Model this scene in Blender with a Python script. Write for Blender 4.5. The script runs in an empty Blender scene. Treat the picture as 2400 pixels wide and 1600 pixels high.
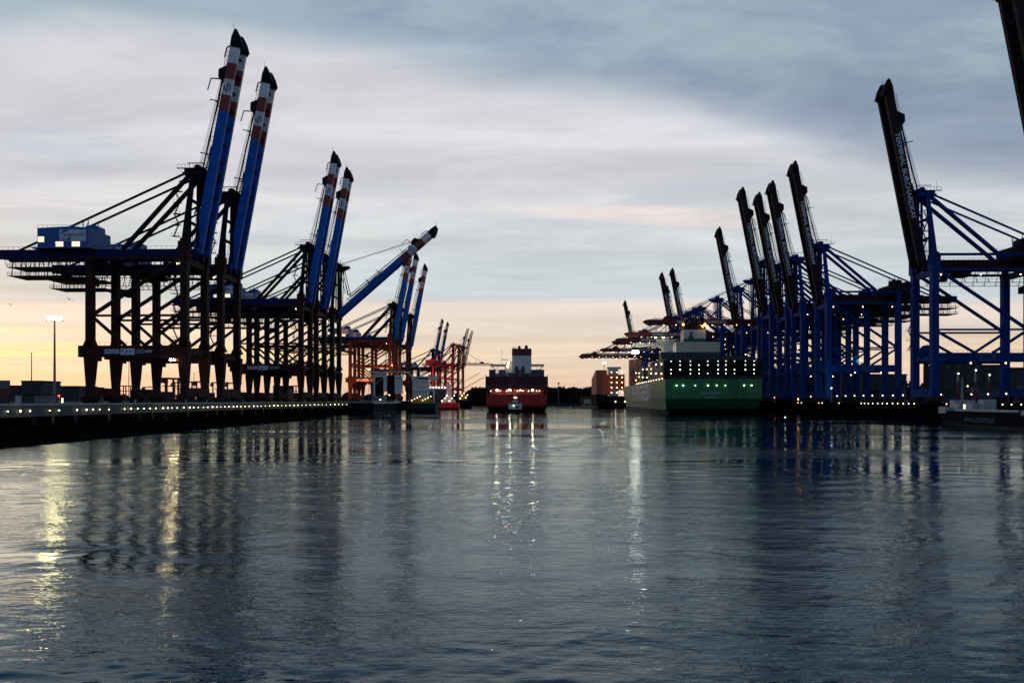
import bpy, math, random
import numpy as np
from mathutils import Vector, Matrix

random.seed(7)
S = bpy.context.scene
COL = S.collection
R = math.radians
HZ, F, CX, CAMZ = 938.0, 1800.0, 1200.0, 8.5      # horizon row, focal (px of the 2400 px frame), centre column, eye height


def P(px, py, Y):
    """world point at depth Y that shows at column px, row py of the photograph"""
    return Vector(((px - CX) / F * Y, Y, CAMZ + (HZ - py) / F * Y))


# ------------------------------------------------------------------ camera
cam = bpy.data.cameras.new('camera')
cam.lens = 27.0
cam.sensor_width = 36.0
cam.shift_y = (HZ - 800.0) / 2400.0
cam.clip_start = 0.5
cam.clip_end = 60000
co = bpy.data.objects.new('camera', cam)
co.location = (0, 0, CAMZ)
co.rotation_euler = (R(90), 0, 0)
COL.objects.link(co)
S.camera = co
S.view_settings.view_transform = 'Standard'
S.view_settings.look = 'None'
S.view_settings.exposure = 0.0
S.view_settings.gamma = 1.0
S.cycles.use_denoising = True
S.cycles.max_bounces = 5
S.cycles.sample_clamp_indirect = 6.0


# ------------------------------------------------------------------ world (dusk sky with cloud sheets)
def lin(c):
    out = []
    for v in c[:3]:
        v /= 255.0
        out.append(v / 12.92 if v <= 0.04045 else ((v + 0.055) / 1.055) ** 2.4)
    return tuple(out) + (1.0,)


class NT:
    def __init__(self, tree):
        self.t = tree

    def n(self, typ, **kw):
        nd = self.t.nodes.new(typ)
        for k, v in kw.items():
            setattr(nd, k, v)
        return nd

    def put(self, nd, i, v):
        if isinstance(v, (int, float, tuple)):
            nd.inputs[i].default_value = v
        else:
            self.t.links.new(v, nd.inputs[i])

    def m(self, op, a, b=0.0, c=None, clamp=False):
        nd = self.n('ShaderNodeMath', operation=op, use_clamp=clamp)
        self.put(nd, 0, a)
        self.put(nd, 1, b)
        if c is not None:
            self.put(nd, 2, c)
        return nd.outputs[0]

    def ss(self, v, a, b):
        nd = self.n('ShaderNodeMapRange', interpolation_type='SMOOTHSTEP')
        self.put(nd, 0, v)
        self.put(nd, 1, a)
        self.put(nd, 2, b)
        return nd.outputs[0]

    def mix(self, f, a, b, blend='MIX'):
        nd = self.n('ShaderNodeMix', data_type='RGBA', blend_type=blend)
        self.put(nd, 0, f)
        self.put(nd, 6, a)
        self.put(nd, 7, b)
        return nd.outputs[2]

    def noise(self, vec, scale, detail=4.0, rough=0.55, dist=0.0):
        nd = self.n('ShaderNodeTexNoise')
        self.t.links.new(vec, nd.inputs['Vector'])
        nd.inputs['Scale'].default_value = scale
        nd.inputs['Detail'].default_value = detail
        nd.inputs['Roughness'].default_value = rough
        nd.inputs['Distortion'].default_value = dist
        return nd.outputs[0]

    def xyz(self, x, y, z):
        nd = self.n('ShaderNodeCombineXYZ')
        self.put(nd, 0, x)
        self.put(nd, 1, y)
        self.put(nd, 2, z)
        return nd.outputs[0]

    def ramp(self, fac, stops):
        nd = self.n('ShaderNodeValToRGB')
        cr = nd.color_ramp
        while len(cr.elements) < len(stops):
            cr.elements.new(0.5)
        for e, (p, c) in zip(cr.elements, stops):
            e.position = p
            e.color = c
        self.t.links.new(fac, nd.inputs[0])
        return nd.outputs[0]


W = bpy.data.worlds.new('World')
S.world = W
W.use_nodes = True
wt = W.node_tree
wt.nodes.clear()
g = NT(wt)
tc = g.n('ShaderNodeTexCoord')
sp = g.n('ShaderNodeSeparateXYZ')
wt.links.new(tc.outputs['Generated'], sp.inputs[0])
dx, dy, dz = sp.outputs
hyp = g.m('SQRT', g.m('ADD', g.m('MULTIPLY', dx, dx), g.m('MULTIPLY', dy, dy)))
el0 = g.m('DIVIDE', dz, g.m('MAXIMUM', g.m('ABSOLUTE', dy), g.m('MULTIPLY', hyp, 0.55)))
ax = g.m('DIVIDE', dx, g.m('MAXIMUM', g.m('ABSOLUTE', dy), 0.25))
# cloud-sheet coordinates: fine streaks low down, broad soft shapes overhead
q = g.m('DIVIDE', 1.0, g.m('ADD', g.m('MAXIMUM', el0, 0.0), 0.13))
u_ = g.m('MULTIPLY', ax, q)
streak = g.noise(g.xyz(g.m('MULTIPLY', u_, 0.42), g.m('MULTIPLY', q, 1.1), 3.7), 1.0, 4, 0.55, 0.5)
fine = g.noise(g.xyz(g.m('MULTIPLY', u_, 0.55), g.m('MULTIPLY', q, 2.6), 9.1), 1.0, 5, 0.55, 0.6)
broad = g.noise(g.xyz(g.m('MULTIPLY', ax, 1.3), g.m('MULTIPLY', el0, 3.6), 1.3), 1.6, 4, 0.5, 0.5)
# the cloud sheets climb gently from left to right, and their edges wander
el = g.m('ADD', el0, g.m('MULTIPLY', g.m('SUBTRACT', streak, 0.5), g.m('MINIMUM', g.m('MULTIPLY', el0, 0.20), 0.075)))
base = g.ramp(g.m('MULTIPLY', el, 1.0), [
    (0.000, lin((220, 184, 162))), (0.022, lin((226, 195, 170))), (0.046, lin((226, 204, 182))),
    (0.066, lin((226, 206, 186))), (0.088, lin((213, 202, 190))), (0.104, lin((222, 208, 196))),
    (0.126, lin((224, 211, 200))), (0.134, lin((197, 205, 208))), (0.160, lin((197, 207, 211))),
    (0.205, lin((206, 211, 213))), (0.255, lin((213, 214, 217))), (0.320, lin((212, 212, 217))),
    (0.380, lin((206, 206, 213))), (0.430, lin((190, 198, 208))), (0.480, lin((172, 188, 199))),
    (0.530, lin((160, 180, 192))), (0.580, lin((132, 160, 178))), (0.700, lin((82, 122, 150))),
    (0.850, lin((46, 86, 118))), (1.000, lin((24, 56, 88)))])


def blob(cx, cy, rx, ry, tilt=0.0, soft=1.0):
    u = g.m('DIVIDE', g.m('SUBTRACT', ax, cx), rx)
    v = g.m('DIVIDE', g.m('SUBTRACT', g.m('ADD', el, g.m('MULTIPLY', g.m('SUBTRACT', ax, cx), tilt)), cy), ry)
    d = g.m('ADD', g.m('MULTIPLY', u, u), g.m('MULTIPLY', v, v))
    return g.ss(g.m('ADD', d, g.m('MULTIPLY', g.m('SUBTRACT', broad, 0.5), 1.6)), 1.3, 0.1)


c = base
c = g.mix(g.m('MULTIPLY', blob(-0.28, 0.39, 0.50, 0.085, 0.16), 0.85), c, lin((217, 214, 218)))
# heavier cloud sheet whose lower edge sinks towards the right
edge = g.m('ADD', g.m('ADD', el, g.m('MULTIPLY', ax, 0.20)), g.m('MULTIPLY', g.m('SUBTRACT', broad, 0.5), 0.10))
sheet = g.m('MULTIPLY', g.ss(edge, 0.385, 0.475), g.ss(ax, -0.45, -0.15))
puff = g.noise(g.xyz(g.m('MULTIPLY', ax, 3.0), g.m('MULTIPLY', el0, 7.0), 5.0), 1.3, 5, 0.6, 0.4)
c = g.mix(g.m('MULTIPLY', sheet, 0.85), c, g.mix(g.ss(puff, 0.35, 0.65), lin((132, 150, 172)), lin((156, 176, 186))))
c = g.mix(g.m('MULTIPLY', blob(0.62, 0.34, 0.34, 0.07, 0.12), 0.55), c, lin((132, 146, 170)))
c = g.mix(g.m('MULTIPLY', blob(-0.70, 0.31, 0.25, 0.045, 0.0), 0.55), c, lin((184, 196, 208)))
c = g.mix(g.m('MULTIPLY', blob(-0.62, 0.20, 0.30, 0.05, 0.0), 0.45), c, lin((186, 200, 204)))
c = g.mix(g.m('MULTIPLY', blob(0.18, 0.243, 0.24, 0.012, 0.02), 0.9), c, lin((236, 224, 220)))
c = g.mix(g.m('MULTIPLY', blob(0.52, 0.25, 0.30, 0.05, 0.0), 0.35), c, lin((188, 198, 200)))
c = g.mix(g.m('MULTIPLY', blob(-0.70, 0.150, 0.30, 0.028, 0.0), 0.7), c, lin((184, 192, 190)))
# sunset light under the sheet, strongest on the left
lf = g.ss(ax, 0.05, -0.45)
b1 = g.m('MULTIPLY', g.ss(el, 0.045, 0.062), g.ss(el, 0.078, 0.066))
b2 = g.m('MULTIPLY', g.ss(el, 0.080, 0.089), g.ss(el, 0.101, 0.094))
sm = g.m('MULTIPLY', lf, g.ss(fine, 0.34, 0.56))
c = g.mix(g.m('MULTIPLY', sm, g.m('MULTIPLY', b1, 0.65)), c, lin((246, 216, 150)))
c = g.mix(g.m('MULTIPLY', sm, g.m('MULTIPLY', b2, 0.6)), c, lin((240, 220, 184)))
c = g.mix(g.m('MULTIPLY', g.m('MULTIPLY', lf, g.ss(el, 0.05, 0.03)), 0.4), c, lin((232, 196, 160)))
r1 = g.m('MULTIPLY', g.m('MULTIPLY', g.ss(ax, 0.25, 0.55), g.m('MULTIPLY', g.ss(el, 0.03, 0.05), g.ss(el, 0.10, 0.08))), 0.8)
c = g.mix(g.m('MULTIPLY', r1, 0.45), c, lin((234, 200, 162)))
puff2 = g.noise(g.xyz(g.m('MULTIPLY', u_, 1.0), g.m('MULTIPLY', q, 2.4), 7.7), 1.5, 6, 0.62, 0.8)
c = g.mix(g.ss(el, 0.10, 0.22), c, g.mix(0.42, c, g.mix(g.ss(puff2, 0.32, 0.68), lin((205, 212, 220)), lin((255, 254, 252))), 'MULTIPLY'))
# fine veil texture
c = g.mix(0.32, c, g.mix(g.ss(fine, 0.3, 0.7), lin((190, 190, 194)), lin((255, 255, 255))), 'MULTIPLY')
c = g.mix(1.0, c, (1.15, 1.15, 1.155, 1.0), 'MULTIPLY')
c = g.mix(g.m('MULTIPLY', g.ss(ax, -0.68, -1.2), 0.65), c, lin((86, 104, 124)))
c = g.mix(g.m('MULTIPLY', g.ss(ax, 0.70, 1.2), 0.75), c, lin((66, 92, 124)))
# eastern half of the sky (behind the boat) is already darker
back = g.ss(dy, 0.15, -0.35)
c = g.mix(g.m('MULTIPLY', back, 0.92), c, lin((92, 114, 146)))
below = g.ss(dz, 0.0, -0.03)
c = g.mix(below, c, lin((18, 26, 34)))
bg = g.n('ShaderNodeBackground')
wt.links.new(c, bg.inputs[0])
bg.inputs[1].default_value = 1.0
sky = g.n('ShaderNodeTexSky', sky_type='NISHITA')
sky.sun_disc = False
sky.sun_elevation = R(1.5)
sky.sun_rotation = R(-38)
bg2 = g.n('ShaderNodeBackground')
wt.links.new(sky.outputs[0], bg2.inputs[0])
bg2.inputs[1].default_value = 0.02
ad = g.n('ShaderNodeAddShader')
wt.links.new(bg.outputs[0], ad.inputs[0])
wt.links.new(bg2.outputs[0], ad.inputs[1])
wo = g.n('ShaderNodeOutputWorld')
wt.links.new(ad.outputs[0], wo.inputs[0])

sun = bpy.data.lights.new('sun', 'SUN')
sun.energy = 0.06
sun.angle = R(14)
sun.color = (1.0, 0.66, 0.42)
so = bpy.data.objects.new('sun', sun)
so.rotation_euler = Vector((math.sin(R(-38)), math.cos(R(-38)), math.sin(R(5)))).to_track_quat('Z', 'Y').to_euler()
COL.objects.link(so)


# ------------------------------------------------------------------ materials
def mat(name, color, rough=0.5, metal=0.0, dirt=0.35, scale=0.35, bump=0.0, spec=0.5, streak=0.0):
    m = bpy.data.materials.new(name)
    m.use_nodes = True
    t = NT(m.node_tree)
    b = m.node_tree.nodes['Principled BSDF']
    geo = t.n('ShaderNodeTexCoord')
    nz = t.noise(geo.outputs['Object'], scale, 5, 0.62)
    nz2 = t.noise(geo.outputs['Object'], scale * 9, 3, 0.6)
    if streak:      # rust and dirt runs that hang down the plates
        s_ = t.n('ShaderNodeSeparateXYZ')
        m.node_tree.links.new(geo.outputs['Object'], s_.inputs[0])
        nz = t.noise(t.xyz(s_.outputs[0], s_.outputs[1], t.m('MULTIPLY', s_.outputs[2], 0.10)), streak, 4, 0.65)
    f = t.ss(t.m('ADD', t.m('MULTIPLY', nz, 0.7), t.m('MULTIPLY', nz2, 0.3)), 0.36, 0.62)
    dark = tuple(v * (1 - dirt) + 0.01 * dirt for v in color[:3]) + (1,)
    col = t.mix(f, dark, tuple(color[:3]) + (1,))
    m.node_tree.links.new(col, b.inputs['Base Color'])
    m.node_tree.links.new(t.m('ADD', t.m('MULTIPLY', nz2, 0.25), rough - 0.12), b.inputs['Roughness'])
    b.inputs['Metallic'].default_value = metal
    b.inputs['Specular IOR Level'].default_value = spec
    if bump:
        bp = t.n('ShaderNodeBump')
        bp.inputs['Strength'].default_value = bump
        m.node_tree.links.new(nz2, bp.inputs['Height'])
        m.node_tree.links.new(bp.outputs[0], b.inputs['Normal'])
    return m


def glow(name, color, strength):
    m = bpy.data.materials.new(name)
    m.use_nodes = True
    nt = m.node_tree
    nt.nodes.clear()
    e = nt.nodes.new('ShaderNodeEmission')
    e.inputs[0].default_value = tuple(color[:3]) + (1,)
    e.inputs[1].default_value = strength
    o = nt.nodes.new('ShaderNodeOutputMaterial')
    nt.links.new(e.outputs[0], o.inputs[0])
    return m


M = {
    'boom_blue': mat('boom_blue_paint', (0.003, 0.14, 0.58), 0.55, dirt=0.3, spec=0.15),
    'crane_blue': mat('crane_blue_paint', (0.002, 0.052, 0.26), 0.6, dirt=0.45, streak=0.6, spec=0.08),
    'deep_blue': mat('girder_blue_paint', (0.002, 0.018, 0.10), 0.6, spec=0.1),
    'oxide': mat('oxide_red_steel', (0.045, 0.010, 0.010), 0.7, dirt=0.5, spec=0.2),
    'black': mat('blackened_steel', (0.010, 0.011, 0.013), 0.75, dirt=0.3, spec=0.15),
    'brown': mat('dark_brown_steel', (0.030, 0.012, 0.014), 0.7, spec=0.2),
    'boomred_lit': mat('lit_boom_red', (0.11, 0.012, 0.016), 0.6),  # lit tone of the brown booms, put into the colour when lowered
    'stripe_red': mat('warning_red_paint', (0.28, 0.025, 0.025), 0.5),
    'stripe_white': mat('warning_white_paint', (0.86, 0.88, 0.90), 0.5, dirt=0.3),
    'house': mat('machine_house_blue', (0.004, 0.13, 0.44), 0.5, dirt=0.3),
    'board': mat('sign_board_white', (0.62, 0.68, 0.78), 0.5, dirt=0.15),
    'navy': mat('sign_navy', (0.01, 0.02, 0.05), 0.5),
    'letter': mat('lettering_grey_white', (0.85, 0.87, 0.90), 0.5, dirt=0.1),
    'letter_dim': mat('lettering_faded', (0.40, 0.55, 0.50), 0.6, dirt=0.3),
    'red_crane': mat('red_crane_paint', (0.30, 0.018, 0.03), 0.5),
    'rope': mat('wire_rope', (0.10, 0.11, 0.12), 0.6),
    'grey': mat('grey_steel', (0.25, 0.27, 0.28), 0.5),
    'white': mat('ship_white_paint', (0.74, 0.76, 0.74), 0.45, dirt=0.2),
    'cream': mat('ship_cream_paint', (0.82, 0.70, 0.52), 0.5, dirt=0.1),
    'hull_red': mat('ship_red_paint', (0.60, 0.050, 0.050), 0.6, dirt=0.5, scale=0.12, streak=0.45, spec=0.2),
    'dark_red': mat('ship_dark_red', (0.16, 0.016, 0.02), 0.6),
    'hull_green': mat('ship_green_paint', (0.004, 0.17, 0.050), 0.42, dirt=0.45, scale=0.1, streak=0.4, spec=0.6),
    'hull_black': mat('ship_black_paint', (0.010, 0.012, 0.016), 0.85, spec=0.05),
    'boot': mat('ship_boot_top', (0.010, 0.009, 0.010), 0.6, spec=0.2),
    'hull_slate': mat('ship_slate_paint', (0.06, 0.085, 0.12), 0.5),
    'green_dark': mat('coaster_green_paint', (0.010, 0.05, 0.045), 0.7, spec=0.1),
    'orange': mat('container_orange', (0.42, 0.085, 0.03), 0.55),
    'c_grey': mat('container_grey', (0.16, 0.19, 0.20), 0.55),
    'c_blue': mat('container_blue', (0.04, 0.09, 0.19), 0.55),
    'c_dark': mat('container_dark', (0.035, 0.045, 0.055), 0.6),
    'c_red': mat('container_red', (0.17, 0.016, 0.022), 0.6),
    'c_white': mat('container_white', (0.5, 0.52, 0.52), 0.5),
    'c_green': mat('container_green', (0.01, 0.07, 0.045), 0.5),
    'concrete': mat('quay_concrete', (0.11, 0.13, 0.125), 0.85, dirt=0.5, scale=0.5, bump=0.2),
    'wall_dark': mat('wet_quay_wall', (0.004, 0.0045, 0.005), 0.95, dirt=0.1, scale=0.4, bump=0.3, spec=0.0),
    'asphalt': mat('yard_asphalt', (0.03, 0.03, 0.032), 0.9, spec=0.05),
    'pale_rail': mat('galvanised_rail', (0.35, 0.42, 0.46), 0.45),
    'yellow': mat('yellow_paint', (0.45, 0.33, 0.04), 0.6),
    'land': mat('far_land', (0.02, 0.028, 0.03), 0.9),
    'leaf': mat('foliage', (0.016, 0.030, 0.026), 0.9, dirt=0.5, scale=0.1, spec=0.1),
    'bark': mat('bark', (0.03, 0.025, 0.02), 0.9),
    'glass': mat('dark_glass', (0.01, 0.012, 0.016), 0.15),
    'building': mat('far_building', (0.035, 0.04, 0.05), 0.8),
    'gull': mat('gull_feathers', (0.10, 0.10, 0.11), 0.8),
    'L_white': glow('lamp_white', (1.0, 0.90, 0.72), 9),
    'L_cool': glow('lamp_cool', (0.80, 1.0, 0.95), 8),
    'L_green': glow('lamp_green_white', (0.80, 1.0, 0.60), 7),
    'L_warm': glow('lamp_warm', (1.0, 0.70, 0.36), 10),
    'L_orange': glow('lamp_orange', (1.0, 0.38, 0.07), 12),
    'L_red': glow('lamp_red', (1.0, 0.04, 0.02), 9),
    'L_flood': glow('floodlight', (1.0, 0.90, 0.70), 80),
    'L_deck': glow('deck_floodlight', (1.0, 0.74, 0.46), 110),
    'L_wall': glow('wall_lamp_glow', (1.0, 0.80, 0.48), 12),
    'L_work': glow('portal_floodlight', (1.0, 0.62, 0.26), 240),
    'L_yard': glow('yard_floodlight', (1.0, 0.74, 0.34), 140),
    'L_win': glow('lit_window', (1.0, 0.86, 0.58), 1.3),
}


# ------------------------------------------------------------------ mesh helpers
class MB:
    def __init__(self):
        self.v, self.f, self.mi, self.mats, self.cur = [], [], [], [], 0

    def use(self, key):
        if key not in self.mats:
            self.mats.append(key)
        self.cur = self.mats.index(key)
        return self

    def add(self, vs, fs):
        o = len(self.v)
        self.v += [tuple(p) for p in vs]
        for f in fs:
            self.f.append(tuple(i + o for i in f))
            self.mi.append(self.cur)
        return self

    def box(self, x0, x1, y0, y1, z0, z1):
        vs = [(x, y, z) for z in (z0, z1) for y in (y0, y1) for x in (x0, x1)]
        return self.add(vs, [(0, 2, 3, 1), (4, 5, 7, 6), (0, 1, 5, 4), (2, 6, 7, 3), (0, 4, 6, 2), (1, 3, 7, 5)])

    def bar(self, a, b, w, h=None, w2=None, h2=None):
        """box section from a to b; w across, h in the upright plane; may taper to w2, h2"""
        h = w if h is None else h
        w2 = w if w2 is None else w2
        h2 = h if h2 is None else h2
        a, b = Vector(a), Vector(b)
        d = (b - a)
        if d.length < 1e-6:
            return self
        d.normalize()
        up = Vector((0, 0, 1)) if abs(d.z) < 0.98 else Vector((1, 0, 0))
        s = d.cross(up).normalized()
        u = s.cross(d).normalized()
        vs = []
        for p, ww, hh in ((a, w, h), (b, w2, h2)):
            for i, j in ((-1, -1), (1, -1), (1, 1), (-1, 1)):
                vs.append(p + s * (ww / 2 * i) + u * (hh / 2 * j))
        return self.add(vs, [(3, 2, 1, 0), (4, 5, 6, 7), (0, 1, 5, 4), (1, 2, 6, 5), (2, 3, 7, 6), (3, 0, 4, 7)])

    def tube(self, a, b, r, r2=None, n=8):
        r2 = r if r2 is None else r2
        a, b = Vector(a), Vector(b)
        d = (b - a).normalized()
        up = Vector((0, 0, 1)) if abs(d.z) < 0.98 else Vector((1, 0, 0))
        s = d.cross(up).normalized()
        u = s.cross(d)
        vs = []
        for p, rr in ((a, r), (b, r2)):
            for k in range(n):
                t = 2 * math.pi * k / n
                vs.append(p + s * (rr * math.cos(t)) + u * (rr * math.sin(t)))
        fs = [tuple(range(n))[::-1], tuple(range(n, 2 * n))]
        fs += [(k, (k + 1) % n, n + (k + 1) % n, n + k) for k in range(n)]
        return self.add(vs, fs)

    def ball(self, c, r, n=8, sz=1.0):
        c = Vector(c)
        vs = [c + Vector((0, 0, r * sz))]
        rings = n // 2
        for i in range(1, rings):
            a = math.pi * i / rings
            for k in range(n):
                t = 2 * math.pi * k / n
                vs.append(c + Vector((r * math.sin(a) * math.cos(t), r * math.sin(a) * math.sin(t), r * sz * math.cos(a))))
        vs.append(c - Vector((0, 0, r * sz)))
        fs = [(0, 1 + k, 1 + (k + 1) % n) for k in range(n)]
        for i in range(rings - 2):
            for k in range(n):
                a, b = 1 + i * n + k, 1 + i * n + (k + 1) % n
                fs.append((a, a + n, b + n, b))
        last = len(vs) - 1
        o = 1 + (rings - 2) * n
        fs += [(last, o + (k + 1) % n, o + k) for k in range(n)]
        return self.add(vs, fs)

    def prism(self, pts, y0, y1):
        """polygon in x,z pushed from y0 to y1"""
        n = len(pts)
        vs = [(p[0], y0, p[1]) for p in pts] + [(p[0], y1, p[1]) for p in pts]
        fs = [tuple(range(n)), tuple(range(n, 2 * n))[::-1]]
        fs += [(k, n + k, n + (k + 1) % n, (k + 1) % n) for k in range(n)]
        return self.add(vs, fs)

    def build(self, name, key=None, parent=None, loc=(0, 0, 0), rot=(0, 0, 0), smooth=False):
        me = bpy.data.meshes.new(name)
        me.from_pydata(self.v, [], self.f)
        for k in (self.mats or [key]):
            me.materials.append(M[k])
        if self.mats:
            me.polygons.foreach_set('material_index', self.mi)
        if smooth:
            me.polygons.foreach_set('use_smooth', [True] * len(me.polygons))
        me.update()
        o = bpy.data.objects.new(name, me)
        o.location = loc
        o.rotation_euler = rot
        COL.objects.link(o)
        if parent:
            o.parent = parent
        return o


def tag(o, label=None, cat=None, group=None, kind=None):
    for k, v in (('label', label), ('category', cat), ('group', group), ('kind', kind)):
        if v:
            o[k] = v
    return o


def empty(name, loc=(0, 0, 0), rz=0.0, sc=1.0):
    o = bpy.data.objects.new(name, None)
    o.location = loc
    o.rotation_euler = (0, 0, rz)
    o.scale = (sc, sc, sc)
    COL.objects.link(o)
    return o


def dup(o, parent=None):
    kids = list(o.children)
    c = o.copy()
    COL.objects.link(c)
    c.parent = parent
    for k in kids:
        dup(k, c)
    return c


_tc = {}


def text(s, name, key, parent, origin, xdir, updir, width, height, extrude=0.0, shear=0.0):
    """flat lettering: origin = start of the baseline"""
    if (s, shear) not in _tc:
        cu = bpy.data.curves.new('lettering', 'FONT')
        cu.body = s
        cu.shear = shear
        cu.resolution_u = 3
        cu.offset = 0.012
        ob = bpy.data.objects.new('lettering', cu)
        COL.objects.link(ob)
        bpy.context.view_layer.update()
        me = bpy.data.meshes.new_from_object(ob.evaluated_get(bpy.context.evaluated_depsgraph_get()))
        bpy.data.objects.remove(ob)
        bpy.data.curves.remove(cu)
        n = len(me.vertices)
        co_ = np.empty(n * 3)
        me.vertices.foreach_get('co', co_)
        co_ = co_.reshape(-1, 3)
        _tc[(s, shear)] = (co_, [tuple(p.vertices) for p in me.polygons])
        bpy.data.meshes.remove(me)
    pts, fs = _tc[(s, shear)]
    x0, x1 = pts[:, 0].min(), pts[:, 0].max()
    y0, y1 = pts[:, 1].min(), pts[:, 1].max()
    X, U, O = Vector(xdir).normalized(), Vector(updir).normalized(), Vector(origin)
    mb = MB()
    mb.add([O + X * ((p[0] - x0) / (x1 - x0) * width) + U * ((p[1] - y0) / (y1 - y0) * height) for p in pts], fs)
    return mb.build(name, key, parent)


def crescent(mb, c, xd, ud, r, a0, a1, t0, n=14):
    """swirl stroke: an arc that swells in the middle"""
    c, xd, ud = Vector(c), Vector(xd), Vector(ud)
    vs = []
    for i in range(n + 1):
        f = i / n
        a = a0 + (a1 - a0) * f
        t = t0 * math.sin(math.pi * min(1, f * 0.9 + 0.05))
        for rr in (r - t / 2, r + t / 2):
            vs.append(c + xd * (rr * math.cos(a)) + ud * (rr * math.sin(a)))
    mb.add(vs, [(2 * i, 2 * i + 1, 2 * i + 3, 2 * i + 2) for i in range(n)])


# ------------------------------------------------------------------ the setting
DECK = 7.5


def slab(name, pts, z0, z1, side='wall_dark', top='asphalt'):
    n = len(pts)
    mb = MB()
    mb.use(top).add([(x, y, z1) for x, y in pts], [tuple(range(n))])
    mb.use(side)
    for i in range(n):
        (xa, ya), (xb, yb) = pts[i], pts[(i + 1) % n]
        mb.add([(xa, ya, z0), (xb, yb, z0), (xb, yb, z1), (xa, ya, z1)], [(0, 1, 2, 3)])
    return mb.build(name)


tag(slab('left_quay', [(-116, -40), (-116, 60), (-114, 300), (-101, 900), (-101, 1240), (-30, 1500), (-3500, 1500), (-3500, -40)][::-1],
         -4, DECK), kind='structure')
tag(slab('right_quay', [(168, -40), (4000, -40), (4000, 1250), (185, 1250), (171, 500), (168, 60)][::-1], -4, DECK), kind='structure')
tag(slab('far_shore', [(-40, 1560), (4000, 1560), (6000, 9000), (-6000, 9000), (-3500, 1501), (-40, 1501)], -2, 3.0, 'land', 'land'), kind='structure')

added_dark_bank = MB()  # added slope; its dark stands in for the wall's reflection in the water
rb = random.Random(5)
prof = [(-114.5, 2.6), (-106, 1.9), (-98, 1.1), (-91, 0.4), (-84, -1.0)]
ysb = [-40 + 6 * k for k in range(82)]
vb = []
for y in ysb:
    f = max(0.0, min(1.0, (446 - y) / 60.0))
    for k, (x, z) in enumerate(prof):
        vb.append((-114.5 + (x + 114.5) * f + rb.uniform(-0.9, 0.9) * (k > 0), y, z + rb.uniform(-0.25, 0.25) * (k > 0)))
added_dark_bank.add(vb, [(i * 5 + k, i * 5 + k + 1, i * 5 + k + 6, i * 5 + k + 5) for i in range(81) for k in range(4)])
tag(added_dark_bank.build('added_dark_bank', 'wall_dark'), kind='structure')

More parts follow.
